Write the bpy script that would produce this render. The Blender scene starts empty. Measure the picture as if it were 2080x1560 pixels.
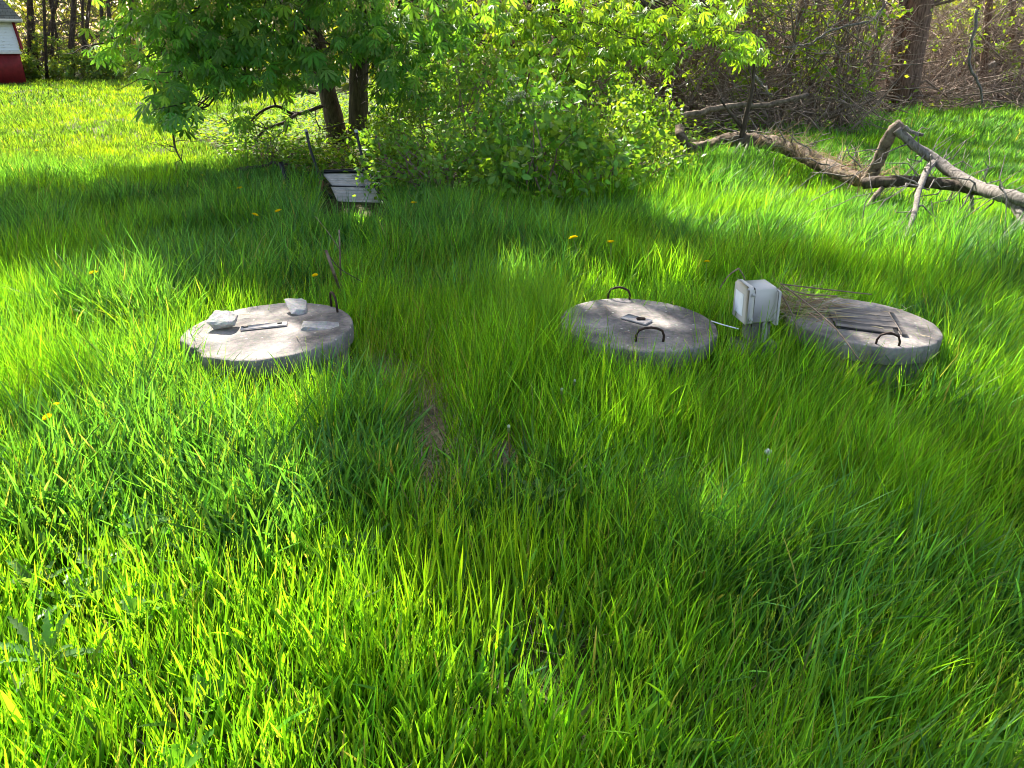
import bpy, bmesh, math, random
import numpy as np
from mathutils import Vector, Matrix, Euler

R = math.radians
SC = bpy.context.scene
rng = np.random.default_rng(11)
random.seed(11)

# ------------------------------------------------------------------ camera
CAM_H, PITCH, FPX = 1.55, R(24.0), 1562.0
cd = bpy.data.cameras.new("camera")
cd.sensor_width = 36.0
cd.lens = 36.0 * FPX / 2080.0
cd.clip_end = 500
cam = bpy.data.objects.new("camera", cd)
cam.location = (0, 0, CAM_H)
cam.rotation_euler = (R(90) - PITCH, 0, 0)
SC.collection.objects.link(cam)
SC.camera = cam

# ------------------------------------------------------------------ light
SUN_EL, SUN_AZ = R(42), R(-20)        # azimuth from +Y (view direction), negative = towards the left
S = np.array([math.sin(SUN_AZ) * math.cos(SUN_EL), math.cos(SUN_AZ) * math.cos(SUN_EL), math.sin(SUN_EL)])
W = bpy.data.worlds.new("World")
SC.world = W
W.use_nodes = True
nt = W.node_tree
nt.nodes.clear()
sky = nt.nodes.new("ShaderNodeTexSky")
sky.sky_type = 'NISHITA'
sky.sun_disc = False
sky.sun_elevation = SUN_EL
sky.sun_rotation = SUN_AZ
sky.dust_density = 4.0
sky.ozone_density = 0.4
bg = nt.nodes.new("ShaderNodeBackground")
bg.inputs[1].default_value = 0.14
wo = nt.nodes.new("ShaderNodeOutputWorld")
wb = nt.nodes.new("ShaderNodeMix"); wb.data_type = 'RGBA'; wb.blend_type = 'MULTIPLY'; wb.inputs[0].default_value = 1.0
wb.inputs[7].default_value = (1.0, 0.955, 0.90, 1)      # the camera's white balance for open shade
nt.links.new(sky.outputs[0], wb.inputs[6])
nt.links.new(wb.outputs[2], bg.inputs[0])
nt.links.new(bg.outputs[0], wo.inputs[0])
sd = bpy.data.lights.new("sun", 'SUN')
sd.energy = 5.0
sd.angle = R(0.5)
sd.color = (1.0, 0.95, 0.86)
sun = bpy.data.objects.new("sun", sd)
sun.rotation_euler = Vector(S).to_track_quat('Z', 'Y').to_euler()
sun.location = (0, 0, 30)
SC.collection.objects.link(sun)
SC.view_settings.view_transform = 'Standard'
SC.view_settings.look = 'None'
SC.view_settings.gamma = 1
SC.view_settings.exposure = 1.88
SC.cycles.max_bounces = 5
SC.cycles.diffuse_bounces = 3
SC.cycles.glossy_bounces = 2
SC.cycles.transmission_bounces = 5
SC.cycles.use_denoising = True
SC.cycles.denoiser = 'OPENIMAGEDENOISE'
SC.cycles.denoising_input_passes = 'RGB_ALBEDO_NORMAL'
SC.cycles.denoising_prefilter = 'ACCURATE'
SC.cycles.sample_clamp_indirect = 0.6
SC.cycles.filter_width = 1.0

# ------------------------------------------------------------------ pixel helpers (photo pixels 2080 x 1560)
cP, sP = math.cos(PITCH), math.sin(PITCH)
def ray(px, py):
    u, v = (px - 1040) / FPX, (780 - py) / FPX
    return np.array([u, cP + v * sP, -sP + v * cP])
def at(px, py, z=0.0):
    d = ray(px, py); t = (z - CAM_H) / d[2]
    return np.array([0, 0, CAM_H]) + t * d
def aty(px, py, y):
    d = ray(px, py); t = y / d[1]
    return np.array([0, 0, CAM_H]) + t * d
def proj(P):
    P = np.atleast_2d(P).astype(float)
    z = P[:, 2] - CAM_H
    dep = P[:, 1] * cP - z * sP
    up = P[:, 1] * sP + z * cP
    dep = np.where(dep < 0.05, 0.05, dep)
    return np.stack([1040 + FPX * P[:, 0] / dep, 780 - FPX * up / dep], 1)
def inpoly(p, poly):
    x, y = p[:, 0], p[:, 1]
    r = np.zeros(len(p), bool)
    n = len(poly)
    for i in range(n):
        x1, y1 = poly[i]; x2, y2 = poly[(i + 1) % n]
        if y1 == y2: continue
        c = ((y1 > y) != (y2 > y)) & (x < (x2 - x1) * (y - y1) / (y2 - y1) + x1)
        r ^= c
    return r

# ------------------------------------------------------------------ noise
def _h(i, j, k):
    a = np.sin(i * 127.1 + j * 311.7 + k * 74.7) * 43758.5453
    return a - np.floor(a)
def vnoise(x, y, k=0):
    i, j = np.floor(x), np.floor(y)
    f, g = x - i, y - j
    f = f * f * (3 - 2 * f); g = g * g * (3 - 2 * g)
    return (_h(i, j, k) * (1 - f) + _h(i + 1, j, k) * f) * (1 - g) + (_h(i, j + 1, k) * (1 - f) + _h(i + 1, j + 1, k) * f) * g
def fbm(x, y, k=0, o=3):
    s, a, t = 0, 0.5, 0
    for q in range(o):
        s = s + a * vnoise(x * 2 ** q, y * 2 ** q, k + q * 7); t += a; a *= 0.5
    return s / t

# ------------------------------------------------------------------ light gaps the tree crowns leave open (ground areas)
LIT = [
    [(-900, 570), (150, 572), (300, 585), (400, 640), (630, 625), (660, 700), (700, 790), (690, 960), (770, 1110), (960, 1140), (1110, 1130), (1150, 1250), (1120, 1400), (980, 1560), (920, 1900), (-1200, 1900)],
    [(-1200, 120), (340, 120), (340, 165), (480, 250), (560, 335), (60, 345), (0, 365), (-1200, 440)],
    [(1290, 300), (1560, 258), (2080, 232), (2700, 232), (2700, 520), (1900, 560), (1700, 520), (1400, 480), (1290, 420)],
    [(1590, 930), (1650, 930), (1720, 1060), (1690, 1100), (1630, 1030)],
    [(1170, 590), (1330, 606), (1380, 650), (1260, 655)],
    [(1130, 625), (1230, 640), (1230, 680), (1130, 660)],
    [(1300, 665), (1400, 670), (1380, 710), (1290, 700)],
    [(1640, 600), (1720, 606), (1760, 640), (1660, 640)],
    [(1000, 530), (1480, 530), (1480, 600), (1000, 600)],
    [(670, 370), (790, 370), (800, 435), (690, 440)],
]
PART = [
    [(1080, 760), (2300, 720), (2300, 1900), (950, 1900), (1150, 1300)],
    [(1590, 560), (1900, 560), (1900, 680), (1590, 640)],
    [(1330, 130), (2400, 120), (2400, 235), (1560, 256), (1300, 300)],
    [(480, 200), (1400, 200), (1300, 400), (1000, 405), (800, 380), (560, 340)],
    [(800, 230), (1400, 220), (1300, 380), (900, 380)],
    [(1700, 700), (2300, 560), (2300, 800), (1900, 820)],
    [(1200, 640), (1440, 640), (1440, 720), (1200, 720)],
]
def shadow_of(P):
    P = np.atleast_2d(P)
    t = (P[:, 2] - 0.2) / S[2]
    return P - S[None, :] * t[:, None]
def wants_light(P):
    """1 where the ground that P would shade is open to the sun, 0.5 where it is dappled."""
    q = proj(shadow_of(P))
    q = q + np.stack([20 * (fbm(q[:, 0] / 60, q[:, 1] / 60, 3) - .5), 20 * (fbm(q[:, 0] / 60, q[:, 1] / 60, 9) - .5)], 1) * 2
    r = np.zeros(len(q))
    fl = fbm(q[:, 0] / 70, q[:, 1] / 70, 47)
    for i, p in enumerate(PART): r = np.where(inpoly(q, p), np.where(fl > .52, .85, .30) if i == 0 else 1 - (1 - r) * .12, r)
    broken = np.where(fbm(q[:, 0] / 150, q[:, 1] / 90, 41) > .72, .4, 1.0)
    for i, p in enumerate(LIT): r = np.where(inpoly(q, p), broken if i == 0 else 1.0, r)
    return r

# ------------------------------------------------------------------ materials
def mat(name):
    m = bpy.data.materials.new(name); m.use_nodes = True
    n = m.node_tree.nodes; l = m.node_tree.links
    b = n["Principled BSDF"]
    return m, n, l, b
def solid(name, col, rough=0.6, metal=0.0, var=0.25, scale=20, bump=0.1, spec=0.4):
    m, n, l, b = mat(name)
    tc = n.new("ShaderNodeTexCoord")
    nz = n.new("ShaderNodeTexNoise"); nz.inputs["Scale"].default_value = scale; nz.inputs["Detail"].default_value = 6
    l.new(tc.outputs["Object"], nz.inputs["Vector"])
    cr = n.new("ShaderNodeValToRGB")
    cr.color_ramp.elements[0].position = 0.3; cr.color_ramp.elements[1].position = 0.7
    cr.color_ramp.elements[0].color = (*[c * (1 - var) for c in col], 1)
    cr.color_ramp.elements[1].color = (*[min(1, c * (1 + var)) for c in col], 1)
    l.new(nz.outputs["Fac"], cr.inputs[0]); l.new(cr.outputs[0], b.inputs["Base Color"])
    b.inputs["Roughness"].default_value = rough; b.inputs["Metallic"].default_value = metal
    b.inputs["Specular IOR Level"].default_value = spec
    if bump:
        bp = n.new("ShaderNodeBump"); bp.inputs["Strength"].default_value = bump; bp.inputs["Distance"].default_value = 0.01
        l.new(nz.outputs["Fac"], bp.inputs["Height"]); l.new(bp.outputs[0], b.inputs["Normal"])
    return m
def leafmat(name, trans=0.5, tint=(1.9, 1.9, 0.7), rough=0.42, spec=0.45):
    m, n, l, b = mat(name)
    a = n.new("ShaderNodeAttribute"); a.attribute_name = "Col"
    l.new(a.outputs["Color"], b.inputs["Base Color"])
    b.inputs["Roughness"].default_value = rough
    b.inputs["Specular IOR Level"].default_value = spec
    mu = n.new("ShaderNodeMix"); mu.data_type = 'RGBA'; mu.blend_type = 'MULTIPLY'
    mu.inputs[0].default_value = 1.0
    l.new(a.outputs["Color"], mu.inputs[6]); mu.inputs[7].default_value = (*tint, 1)
    t = n.new("ShaderNodeBsdfTranslucent"); l.new(mu.outputs[2], t.inputs["Color"])
    mx = n.new("ShaderNodeMixShader"); mx.inputs[0].default_value = trans
    l.new(b.outputs[0], mx.inputs[1]); l.new(t.outputs[0], mx.inputs[2])
    l.new(mx.outputs[0], n["Material Output"].inputs[0])
    return m
def barkmat(name, c0, c1, vscale=(14, 14, 2.5), bump=0.7):
    m, n, l, b = mat(name)
    tc = n.new("ShaderNodeTexCoord"); mp = n.new("ShaderNodeMapping"); mp.inputs["Scale"].default_value = vscale
    l.new(tc.outputs["Object"], mp.inputs[0])
    nz = n.new("ShaderNodeTexNoise"); nz.inputs["Scale"].default_value = 2.0; nz.inputs["Detail"].default_value = 9; nz.inputs["Roughness"].default_value = 0.65
    l.new(mp.outputs[0], nz.inputs["Vector"])
    cr = n.new("ShaderNodeValToRGB"); cr.color_ramp.elements[0].position = 0.35; cr.color_ramp.elements[1].position = 0.68
    cr.color_ramp.elements[0].color = (*c0, 1); cr.color_ramp.elements[1].color = (*c1, 1)
    l.new(nz.outputs["Fac"], cr.inputs[0]); l.new(cr.outputs[0], b.inputs["Base Color"])
    b.inputs["Roughness"].default_value = 0.85; b.inputs["Specular IOR Level"].default_value = 0.25
    bp = n.new("ShaderNodeBump"); bp.inputs["Strength"].default_value = bump; bp.inputs["Distance"].default_value = 0.03
    l.new(nz.outputs["Fac"], bp.inputs["Height"]); l.new(bp.outputs[0], b.inputs["Normal"])
    return m
def concretemat(name, base=(0.30, 0.225, 0.172), dark=(0.095, 0.071, 0.055)):
    m, n, l, b = mat(name)
    tc = n.new("ShaderNodeTexCoord")
    def noise(s, d=8, r=0.6):
        q = n.new("ShaderNodeTexNoise"); q.inputs["Scale"].default_value = s; q.inputs["Detail"].default_value = d; q.inputs["Roughness"].default_value = r
        l.new(tc.outputs["Object"], q.inputs["Vector"]); return q
    a = noise(4.5); f = noise(60, 4); p = noise(160, 2)
    cr = n.new("ShaderNodeValToRGB"); cr.color_ramp.elements[0].position = 0.36; cr.color_ramp.elements[1].position = 0.66
    cr.color_ramp.elements[0].color = (*dark, 1); cr.color_ramp.elements[1].color = (*base, 1)
    l.new(a.outputs["Fac"], cr.inputs[0])
    mx = n.new("ShaderNodeMix"); mx.data_type = 'RGBA'; mx.blend_type = 'OVERLAY'; mx.inputs[0].default_value = 0.8
    l.new(cr.outputs[0], mx.inputs[6]); l.new(f.outputs["Color"], mx.inputs[7])
    hs = n.new("ShaderNodeHueSaturation"); hs.inputs["Saturation"].default_value = 0.45
    l.new(mx.outputs[2], hs.inputs["Color"])
    # pale lichen flecks
    vo = n.new("ShaderNodeTexVoronoi"); vo.inputs["Scale"].default_value = 17
    l.new(tc.outputs["Object"], vo.inputs["Vector"])
    lr = n.new("ShaderNodeValToRGB"); lr.color_ramp.elements[0].position = 0.07; lr.color_ramp.elements[0].color = (1, 1, 1, 1)
    lr.color_ramp.elements[1].position = 0.13; lr.color_ramp.elements[1].color = (0, 0, 0, 1)
    l.new(vo.outputs["Distance"], lr.inputs[0])
    m2 = n.new("ShaderNodeMix"); m2.data_type = 'RGBA'
    l.new(lr.outputs[0], m2.inputs[0]); l.new(hs.outputs[0], m2.inputs[6]); m2.inputs[7].default_value = (0.42, 0.40, 0.35, 1)
    l.new(m2.outputs[2], b.inputs["Base Color"])
    b.inputs["Roughness"].default_value = 0.88; b.inputs["Specular IOR Level"].default_value = 0.3
    ad = n.new("ShaderNodeMath"); ad.operation = 'ADD'
    l.new(f.outputs["Fac"], ad.inputs[0]); l.new(p.outputs["Fac"], ad.inputs[1])
    bp = n.new("ShaderNodeBump"); bp.inputs["Strength"].default_value = 0.45; bp.inputs["Distance"].default_value = 0.006
    l.new(ad.outputs[0], bp.inputs["Height"]); l.new(bp.outputs[0], b.inputs["Normal"])
    return m

M = {}
M['grass'] = leafmat('grass_blade', 0.52, (2.85, 2.45, 0.5), 0.5, 0.28)
M['leaf'] = leafmat('broad_leaf', 0.45, (2.5, 2.1, 0.5), 0.45, 0.38)
M['cover'] = leafmat('ground_leaf', 0.5, (2.5, 2.1, 0.5), 0.65, 0.08)
M['straw'] = leafmat('dry_straw', 0.25, (1.0, 0.95, 0.8), 0.8, 0.05)
M['bark'] = barkmat('dark_bark', (0.030, 0.022, 0.016), (0.12, 0.09, 0.065))
M['redbark'] = barkmat('cedar_bark', (0.07, 0.038, 0.026), (0.26, 0.16, 0.115))
M['greywood'] = barkmat('weathered_wood', (0.07, 0.06, 0.052), (0.30, 0.265, 0.235), (18, 18, 5), 0.6)
M['deadbark'] = barkmat('fallen_bark', (0.055, 0.04, 0.03), (0.27, 0.20, 0.145), (7, 7, 7), 0.9)
M['twig'] = barkmat('dry_twig', (0.10, 0.065, 0.046), (0.30, 0.22, 0.165), (9, 9, 9), 0.2)
M['brush'] = barkmat('brushwood_bark', (0.085, 0.06, 0.046), (0.38, 0.29, 0.225), (4, 4, 4), 0.2)
M['darktwig'] = barkmat('dark_twig', (0.035, 0.026, 0.02), (0.12, 0.09, 0.07), (9, 9, 9), 0.2)
M['concrete'] = concretemat('weathered_concrete')
M['riser'] = concretemat('riser_concrete', (0.29, 0.23, 0.17), (0.13, 0.105, 0.08))  # concrete of risers and post, with a narrower range of tones
M['stone'] = concretemat('pale_stone', (0.40, 0.36, 0.31), (0.22, 0.20, 0.175))
M['rebar'] = solid('rusty_steel', (0.045, 0.026, 0.018), 0.7, 0.5, 0.5, 60, 0.3)
M['plate'] = solid('dull_metal_plate', (0.40, 0.35, 0.32), 0.6, 0.1, 0.25, 30, 0.1)
M['gap_shade'] = solid('black_gap_shade', (0.012, 0.011, 0.01), 0.9, 0, 0.2)  # near-black colour in place of the shade inside slots and gaps
M['boards'] = barkmat('grey_boards', (0.13, 0.105, 0.09), (0.28, 0.235, 0.20), (3, 22, 22), 0.4)
M['plastic'] = solid('grey_plastic', (0.48, 0.44, 0.385), 0.42, 0, 0.08, 5, 0.02, 0.5)
M['plastic2'] = solid('dusty_grey_plastic', (0.40, 0.38, 0.345), 0.5, 0, 0.12, 9, 0.03, 0.5)
M['label'] = solid('white_label', (0.72, 0.74, 0.74), 0.35, 0, 0.06, 8, 0)
M['black'] = solid('black_powdercoat', (0.014, 0.014, 0.016), 0.4, 0.2, 0.3, 40, 0.05)
M['mesh'] = solid('faded_sling_panel', (0.64, 0.56, 0.54), 0.75, 0, 0.18, 14, 0.2)
M['capgrey'] = solid('grey_leg_cap', (0.45, 0.45, 0.45), 0.5)
M['terra'] = solid('worn_brown_foam', (0.26, 0.11, 0.06), 0.8, 0, 0.3)
M['yellow'] = leafmat('dandelion_petal', 0.3, (1.0, 1.0, 0.5), 0.8, 0.0)
M['white'] = leafmat('white_blossom', 0.3, (1.0, 1.0, 0.9), 0.6, 0.2)
M['red'] = solid('red_paint', (0.20, 0.012, 0.016), 0.6, 0, 0.25, 6, 0.05)
M['fascia'] = solid('fascia_paint', (0.62, 0.58, 0.50), 0.6, 0, 0.15, 6, 0.05)

def siding():
    m, n, l, b = mat('white_siding')
    tc = n.new("ShaderNodeTexCoord"); mp = n.new("ShaderNodeMapping"); mp.inputs["Scale"].default_value = (2, 2, 14)
    l.new(tc.outputs["Object"], mp.inputs[0])
    nz = n.new("ShaderNodeTexNoise"); nz.inputs["Scale"].default_value = 2.5; nz.inputs["Detail"].default_value = 8
    l.new(mp.outputs[0], nz.inputs["Vector"])
    cr = n.new("ShaderNodeValToRGB"); cr.color_ramp.elements[0].position = 0.28; cr.color_ramp.elements[1].position = 0.42
    cr.color_ramp.elements[0].color = (0.50, 0.48, 0.45, 1); cr.color_ramp.elements[1].color = (0.78, 0.79, 0.80, 1)
    l.new(nz.outputs["Fac"], cr.inputs[0]); l.new(cr.outputs[0], b.inputs["Base Color"])
    b.inputs["Roughness"].default_value = 0.6
    return m
M['siding'] = siding()
def shingle():
    m, n, l, b = mat('grey_shingle')
    tc = n.new("ShaderNodeTexCoord")
    br = n.new("ShaderNodeTexBrick"); br.inputs["Scale"].default_value = 3.0
    br.inputs["Color1"].default_value = (0.20, 0.19, 0.20, 1); br.inputs["Color2"].default_value = (0.30, 0.29, 0.30, 1); br.inputs["Mortar"].default_value = (0.08, 0.08, 0.08, 1)
    br.inputs["Mortar Size"].default_value = 0.015
    l.new(tc.outputs["Object"], br.inputs["Vector"])
    l.new(br.outputs["Color"], b.inputs["Base Color"]); b.inputs["Roughness"].default_value = 0.9
    return m
M['shingle'] = shingle()
def soil():
    m, n, l, b = mat('soil_and_thatch')
    tc = n.new("ShaderNodeTexCoord")
    nz = n.new("ShaderNodeTexNoise"); nz.inputs["Scale"].default_value = 1.3; nz.inputs["Detail"].default_value = 10; nz.inputs["Roughness"].default_value = 0.7
    l.new(tc.outputs["Object"], nz.inputs["Vector"])
    n2 = n.new("ShaderNodeTexNoise"); n2.inputs["Scale"].default_value = 55; n2.inputs["Detail"].default_value = 5
    l.new(tc.outputs["Object"], n2.inputs["Vector"])
    cr = n.new("ShaderNodeValToRGB")
    e = cr.color_ramp.elements
    e[0].position = 0.3; e[0].color = (0.035, 0.05, 0.012, 1); e[1].position = 0.7; e[1].color = (0.10, 0.085, 0.045, 1)
    x = e.new(0.5); x.color = (0.05, 0.065, 0.018, 1)
    l.new(nz.outputs["Fac"], cr.inputs[0])
    mx = n.new("ShaderNodeMix"); mx.data_type = 'RGBA'; mx.blend_type = 'OVERLAY'; mx.inputs[0].default_value = 0.8
    l.new(cr.outputs[0], mx.inputs[6]); l.new(n2.outputs["Fac"], mx.inputs[7])
    l.new(mx.outputs[2], b.inputs["Base Color"]); b.inputs["Roughness"].default_value = 0.95; b.inputs["Specular IOR Level"].default_value = 0.1
    bp = n.new("ShaderNodeBump"); bp.inputs["Strength"].default_value = 0.8; bp.inputs["Distance"].default_value = 0.03
    l.new(n2.outputs["Fac"], bp.inputs["Height"]); l.new(bp.outputs[0], b.inputs["Normal"])
    return m
M['soil'] = soil()

# ------------------------------------------------------------------ mesh builder
def nrm(a):
    return a / np.maximum(np.linalg.norm(a, axis=-1, keepdims=True), 1e-9)
class MB:
    def __init__(s):
        s.V = []; s.Q = []; s.T = []; s.C = []; s.n = 0
    def add(s, V, Q=None, T=None, col=(0.5, 0.5, 0.5)):
        V = np.asarray(V, float).reshape(-1, 3)
        if Q is not None and len(Q): s.Q.append(np.asarray(Q, np.int64).reshape(-1, 4) + s.n)
        if T is not None and len(T): s.T.append(np.asarray(T, np.int64).reshape(-1, 3) + s.n)
        c = np.asarray(col, float)
        if c.ndim == 1: c = np.tile(c, (len(V), 1))
        s.V.append(V); s.C.append(c); s.n += len(V)
    def tube(s, P, r, n=6, cap=True, col=(0.5, 0.5, 0.5), rough=0.0):
        P = np.asarray(P, float); k = len(P)
        r = np.broadcast_to(np.asarray(r, float), (k,))
        t = np.gradient(P, axis=0); t = nrm(t)
        ref = np.array([0.31, 0.17, 0.93]) if abs(nrm(P[-1] - P[0])[2]) < 0.85 else np.array([0.93, 0.31, 0.1])
        a = nrm(np.cross(t, ref)); b = np.cross(t, a)
        th = np.arange(n) * 2 * math.pi / n
        rr = r[:, None] * (1 + rough * (rng.random((k, n)) - .5) * 2)
        V = P[:, None, :] + rr[..., None] * (np.cos(th)[None, :, None] * a[:, None, :] + np.sin(th)[None, :, None] * b[:, None, :])
        V = V.reshape(-1, 3)
        i = np.arange(k - 1)[:, None] * n; j = np.arange(n)[None, :]; j2 = (j + 1) % n
        Q = np.stack([i + j, i + j2, i + n + j2, i + n + j], -1).reshape(-1, 4)
        T = []
        if cap:
            V = np.vstack([V, P[:1], P[-1:]])
            c0, c1 = k * n, k * n + 1
            for q in range(n):
                T.append((c0, (q + 1) % n, q)); T.append((c1, (k - 1) * n + q, (k - 1) * n + (q + 1) % n))
        s.add(V, Q, T, col)
    def box(s, c, sz, rot=None, bev=0.0, taper=1.0, col=(0.5, 0.5, 0.5)):
        c = np.asarray(c, float); h = np.asarray(sz, float) / 2
        b = min(bev, h.min() * 0.9)
        if b <= 0:
            V = np.array([(x, y, z) for z in (-1, 1) for y in (-1, 1) for x in (-1, 1)], float) * h
            V[4:, :2] *= taper
            Q = [(0, 2, 3, 1), (4, 5, 7, 6), (0, 1, 5, 4), (2, 6, 7, 3), (0, 4, 6, 2), (1, 3, 7, 5)]
            T = []
        else:
            V = []; idx = {}
            for sx in (-1, 1):
                for sy in (-1, 1):
                    for sz_ in (-1, 1):
                        for ax in range(3):
                            p = [sx * h[0], sy * h[1], sz_ * h[2]]; sg = (sx, sy, sz_)
                            for q in range(3):
                                if q != ax: p[q] -= sg[q] * b
                            idx[(sx, sy, sz_, ax)] = len(V); V.append(p)
            V = np.array(V); Q = []; T = []
            for ax in range(3):
                o1, o2 = [q for q in range(3) if q != ax]
                for sg in (-1, 1):
                    f = []
                    for u, v in ((-1, -1), (1, -1), (1, 1), (-1, 1)):
                        k = [0, 0, 0]; k[ax] = sg; k[o1] = u; k[o2] = v
                        f.append(idx[(*k, ax)])
                    Q.append(f)
                for u in (-1, 1):
                    for v in (-1, 1):
                        k0 = [0, 0, 0]; k0[o1] = u; k0[o2] = v; k1 = list(k0); k0[ax] = -1; k1[ax] = 1
                        Q.append((idx[(*k0, o1)], idx[(*k1, o1)], idx[(*k1, o2)], idx[(*k0, o2)]))
            for sx in (-1, 1):
                for sy in (-1, 1):
                    for sz_ in (-1, 1):
                        T.append([idx[(sx, sy, sz_, ax)] for ax in range(3)])
        if rot is not None: V = V @ np.array(rot.to_matrix() if hasattr(rot, 'to_matrix') else rot).T
        s.add(V + c, Q, T, col)
    def scatter(s, tv, tq, tt, pos, d, nr, sc, col):
        """copies of a template (x side, y along d, z along the normal)"""
        pos = np.asarray(pos, float); n = len(pos)
        if n == 0: return
        d = nrm(d); x = nrm(np.cross(d, nr)); z = np.cross(x, d)
        sc = np.broadcast_to(np.asarray(sc, float), (n,))
        tv = np.asarray(tv, float)
        V = pos[:, None] + sc[:, None, None] * (tv[None, :, 0:1] * x[:, None] + tv[None, :, 1:2] * d[:, None] + tv[None, :, 2:3] * z[:, None])
        k = len(tv); off = (np.arange(n) * k)[:, None, None]
        Q = (np.asarray(tq)[None] + off).reshape(-1, 4) if len(tq) else None
        T = (np.asarray(tt)[None] + off).reshape(-1, 3) if len(tt) else None
        c = np.asarray(col, float)
        if c.ndim == 2: c = np.repeat(c, k, axis=0)
        s.add(V.reshape(-1, 3), Q, T, c)
    def build(s, name, m, parent=None, loc=(0, 0, 0), smooth=False):
        loc = np.asarray(loc, float)
        me = bpy.data.meshes.new(name)
        V = np.vstack(s.V) - loc; C = np.vstack(s.C)
        Q = np.vstack(s.Q) if s.Q else np.zeros((0, 4), np.int64)
        T = np.vstack(s.T) if s.T else np.zeros((0, 3), np.int64)
        me.vertices.add(len(V)); me.vertices.foreach_set("co", V.astype(np.float32).ravel())
        li = np.concatenate([Q.ravel(), T.ravel()]).astype(np.int32)
        me.loops.add(len(li)); me.loops.foreach_set("vertex_index", li)
        nf = len(Q) + len(T)
        st = np.concatenate([np.arange(len(Q)) * 4, len(Q) * 4 + np.arange(len(T)) * 3]).astype(np.int32)
        me.polygons.add(nf); me.polygons.foreach_set("loop_start", st)
        if smooth: me.polygons.foreach_set("use_smooth", np.ones(nf, bool))
        a = me.color_attributes.new("Col", 'FLOAT_COLOR', 'POINT')
        a.data.foreach_set("color", np.hstack([C, np.ones((len(C), 1))]).astype(np.float32).ravel())
        me.update(calc_edges=True)
        me.materials.append(m)
        o = bpy.data.objects.new(name, me)
        SC.collection.objects.link(o)
        if parent is not None: o.parent = parent
        else: o.location = loc
        return o
def tag(o, label=None, cat=None, group=None, kind=None):
    if label: o["label"] = label
    if cat: o["category"] = cat
    if group: o["group"] = group
    if kind: o["kind"] = kind
    return o
def empty(name, loc, label, cat, group=None):
    o = bpy.data.objects.new(name, None); o.location = [float(v) for v in loc]; o.empty_display_size = 0.1
    SC.collection.objects.link(o)
    return tag(o, label, cat, group)
def copy_tree(o, parent=None):
    c = o.copy(); SC.collection.objects.link(c)
    if parent is not None: c.parent = parent
    for ch in list(o.children): copy_tree(ch, c)
    return c

# leaf templates: x = half width, y = length
def leaf_template(w=0.5, fold=0.12, droop=0.15):
    ys = [0, 0.3, 0.65, 1.0]; ws = [0.06, 0.9, 0.75, 0.0]
    V = []
    for y, q in zip(ys, ws):
        z = -droop * y * y
        if q == 0: V.append((0, y, z))
        else:
            V.append((-w / 2 * q, y, z + fold * q * w)); V.append((0, y, z)); V.append((w / 2 * q, y, z + fold * q * w))
    Q = [(0, 1, 4, 3), (1, 2, 5, 4), (3, 4, 7, 6), (4, 5, 8, 7)]
    T = [(6, 7, 9), (7, 8, 9)]
    return np.array(V), Q, T
LEAF = leaf_template(0.45)
LEAF_W = leaf_template(0.6, 0.15, 0.2)
SMALL = (np.array([(0, 0, 0), (0.28, 0.45, 0.05), (0, 1, -0.08), (-0.28, 0.45, 0.05)]), [(0, 1, 2, 3)], [])
def palmate():
    Vs, Qs, Ts, n = [], [], [], 0
    for a, l, dr in ((-72, .66, .42), (-36, .90, .34), (2, 1.0, .30), (37, .92, .38), (74, .68, .46)):
        ys = [0.02, .34, .70, 1.0]; ws = [.05, .55, 1.0, 0]; w = .27
        v = []
        for y, q in zip(ys, ws):
            z = -dr * y ** 1.7
            if q == 0: v.append((0.02, y, z))
            else: v += [(-w / 2 * q, y, z + .09 * q * w), (0, y, z - .02 * q), (w / 2 * q, y, z + .11 * q * w)]
        v = np.array(v) * l; r = R(a)
        v = v @ np.array([(math.cos(r), math.sin(r), 0), (-math.sin(r), math.cos(r), 0), (0, 0, 1)]).T
        q = [(0, 1, 4, 3), (1, 2, 5, 4), (3, 4, 7, 6), (4, 5, 8, 7)]; t = [(6, 7, 9), (7, 8, 9)]
        Vs.append(v); Qs += [tuple(i + n for i in f) for f in q]; Ts += [tuple(i + n for i in f) for f in t]; n += len(v)
    return np.vstack(Vs), Qs, Ts
PALM = palmate()
def rdir(n):
    return nrm(rng.normal(size=(n, 3)))
def cvar(base, n, v=0.3, hue=0.15):
    b = np.asarray(base, float)[None, :] * (1 + v * (rng.random((n, 1)) * 2 - 1))
    b = b * (1 + hue * (rng.random((n, 3)) * 2 - 1))
    return b
def curve(p0, p1, k=6, sag=0.0, wob=0.05):
    p0, p1 = np.asarray(p0, float), np.asarray(p1, float)
    t = np.linspace(0, 1, k)[:, None]
    L = np.linalg.norm(p1 - p0)
    w = rng.normal(size=(k, 3)) * wob * L; w[0] = 0; w[-1] *= 0.4
    P = p0 + (p1 - p0) * t + w
    P[:, 2] += sag * L * (4 * t * (1 - t))[:, 0]
    return P
def smoothpath(P, k=4):
    """Catmull-Rom through points"""
    P = np.asarray(P, float); Q = np.vstack([2 * P[0] - P[1], P, 2 * P[-1] - P[-2]])
    out = []
    for i in range(1, len(Q) - 2):
        for t in np.arange(k) / k:
            a, b, c, d = Q[i - 1], Q[i], Q[i + 1], Q[i + 2]
            out.append(0.5 * (2 * b + (c - a) * t + (2 * a - 5 * b + 4 * c - d) * t * t + (3 * b - a - 3 * c + d) * t ** 3))
    out.append(P[-1])
    return np.array(out)

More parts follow.
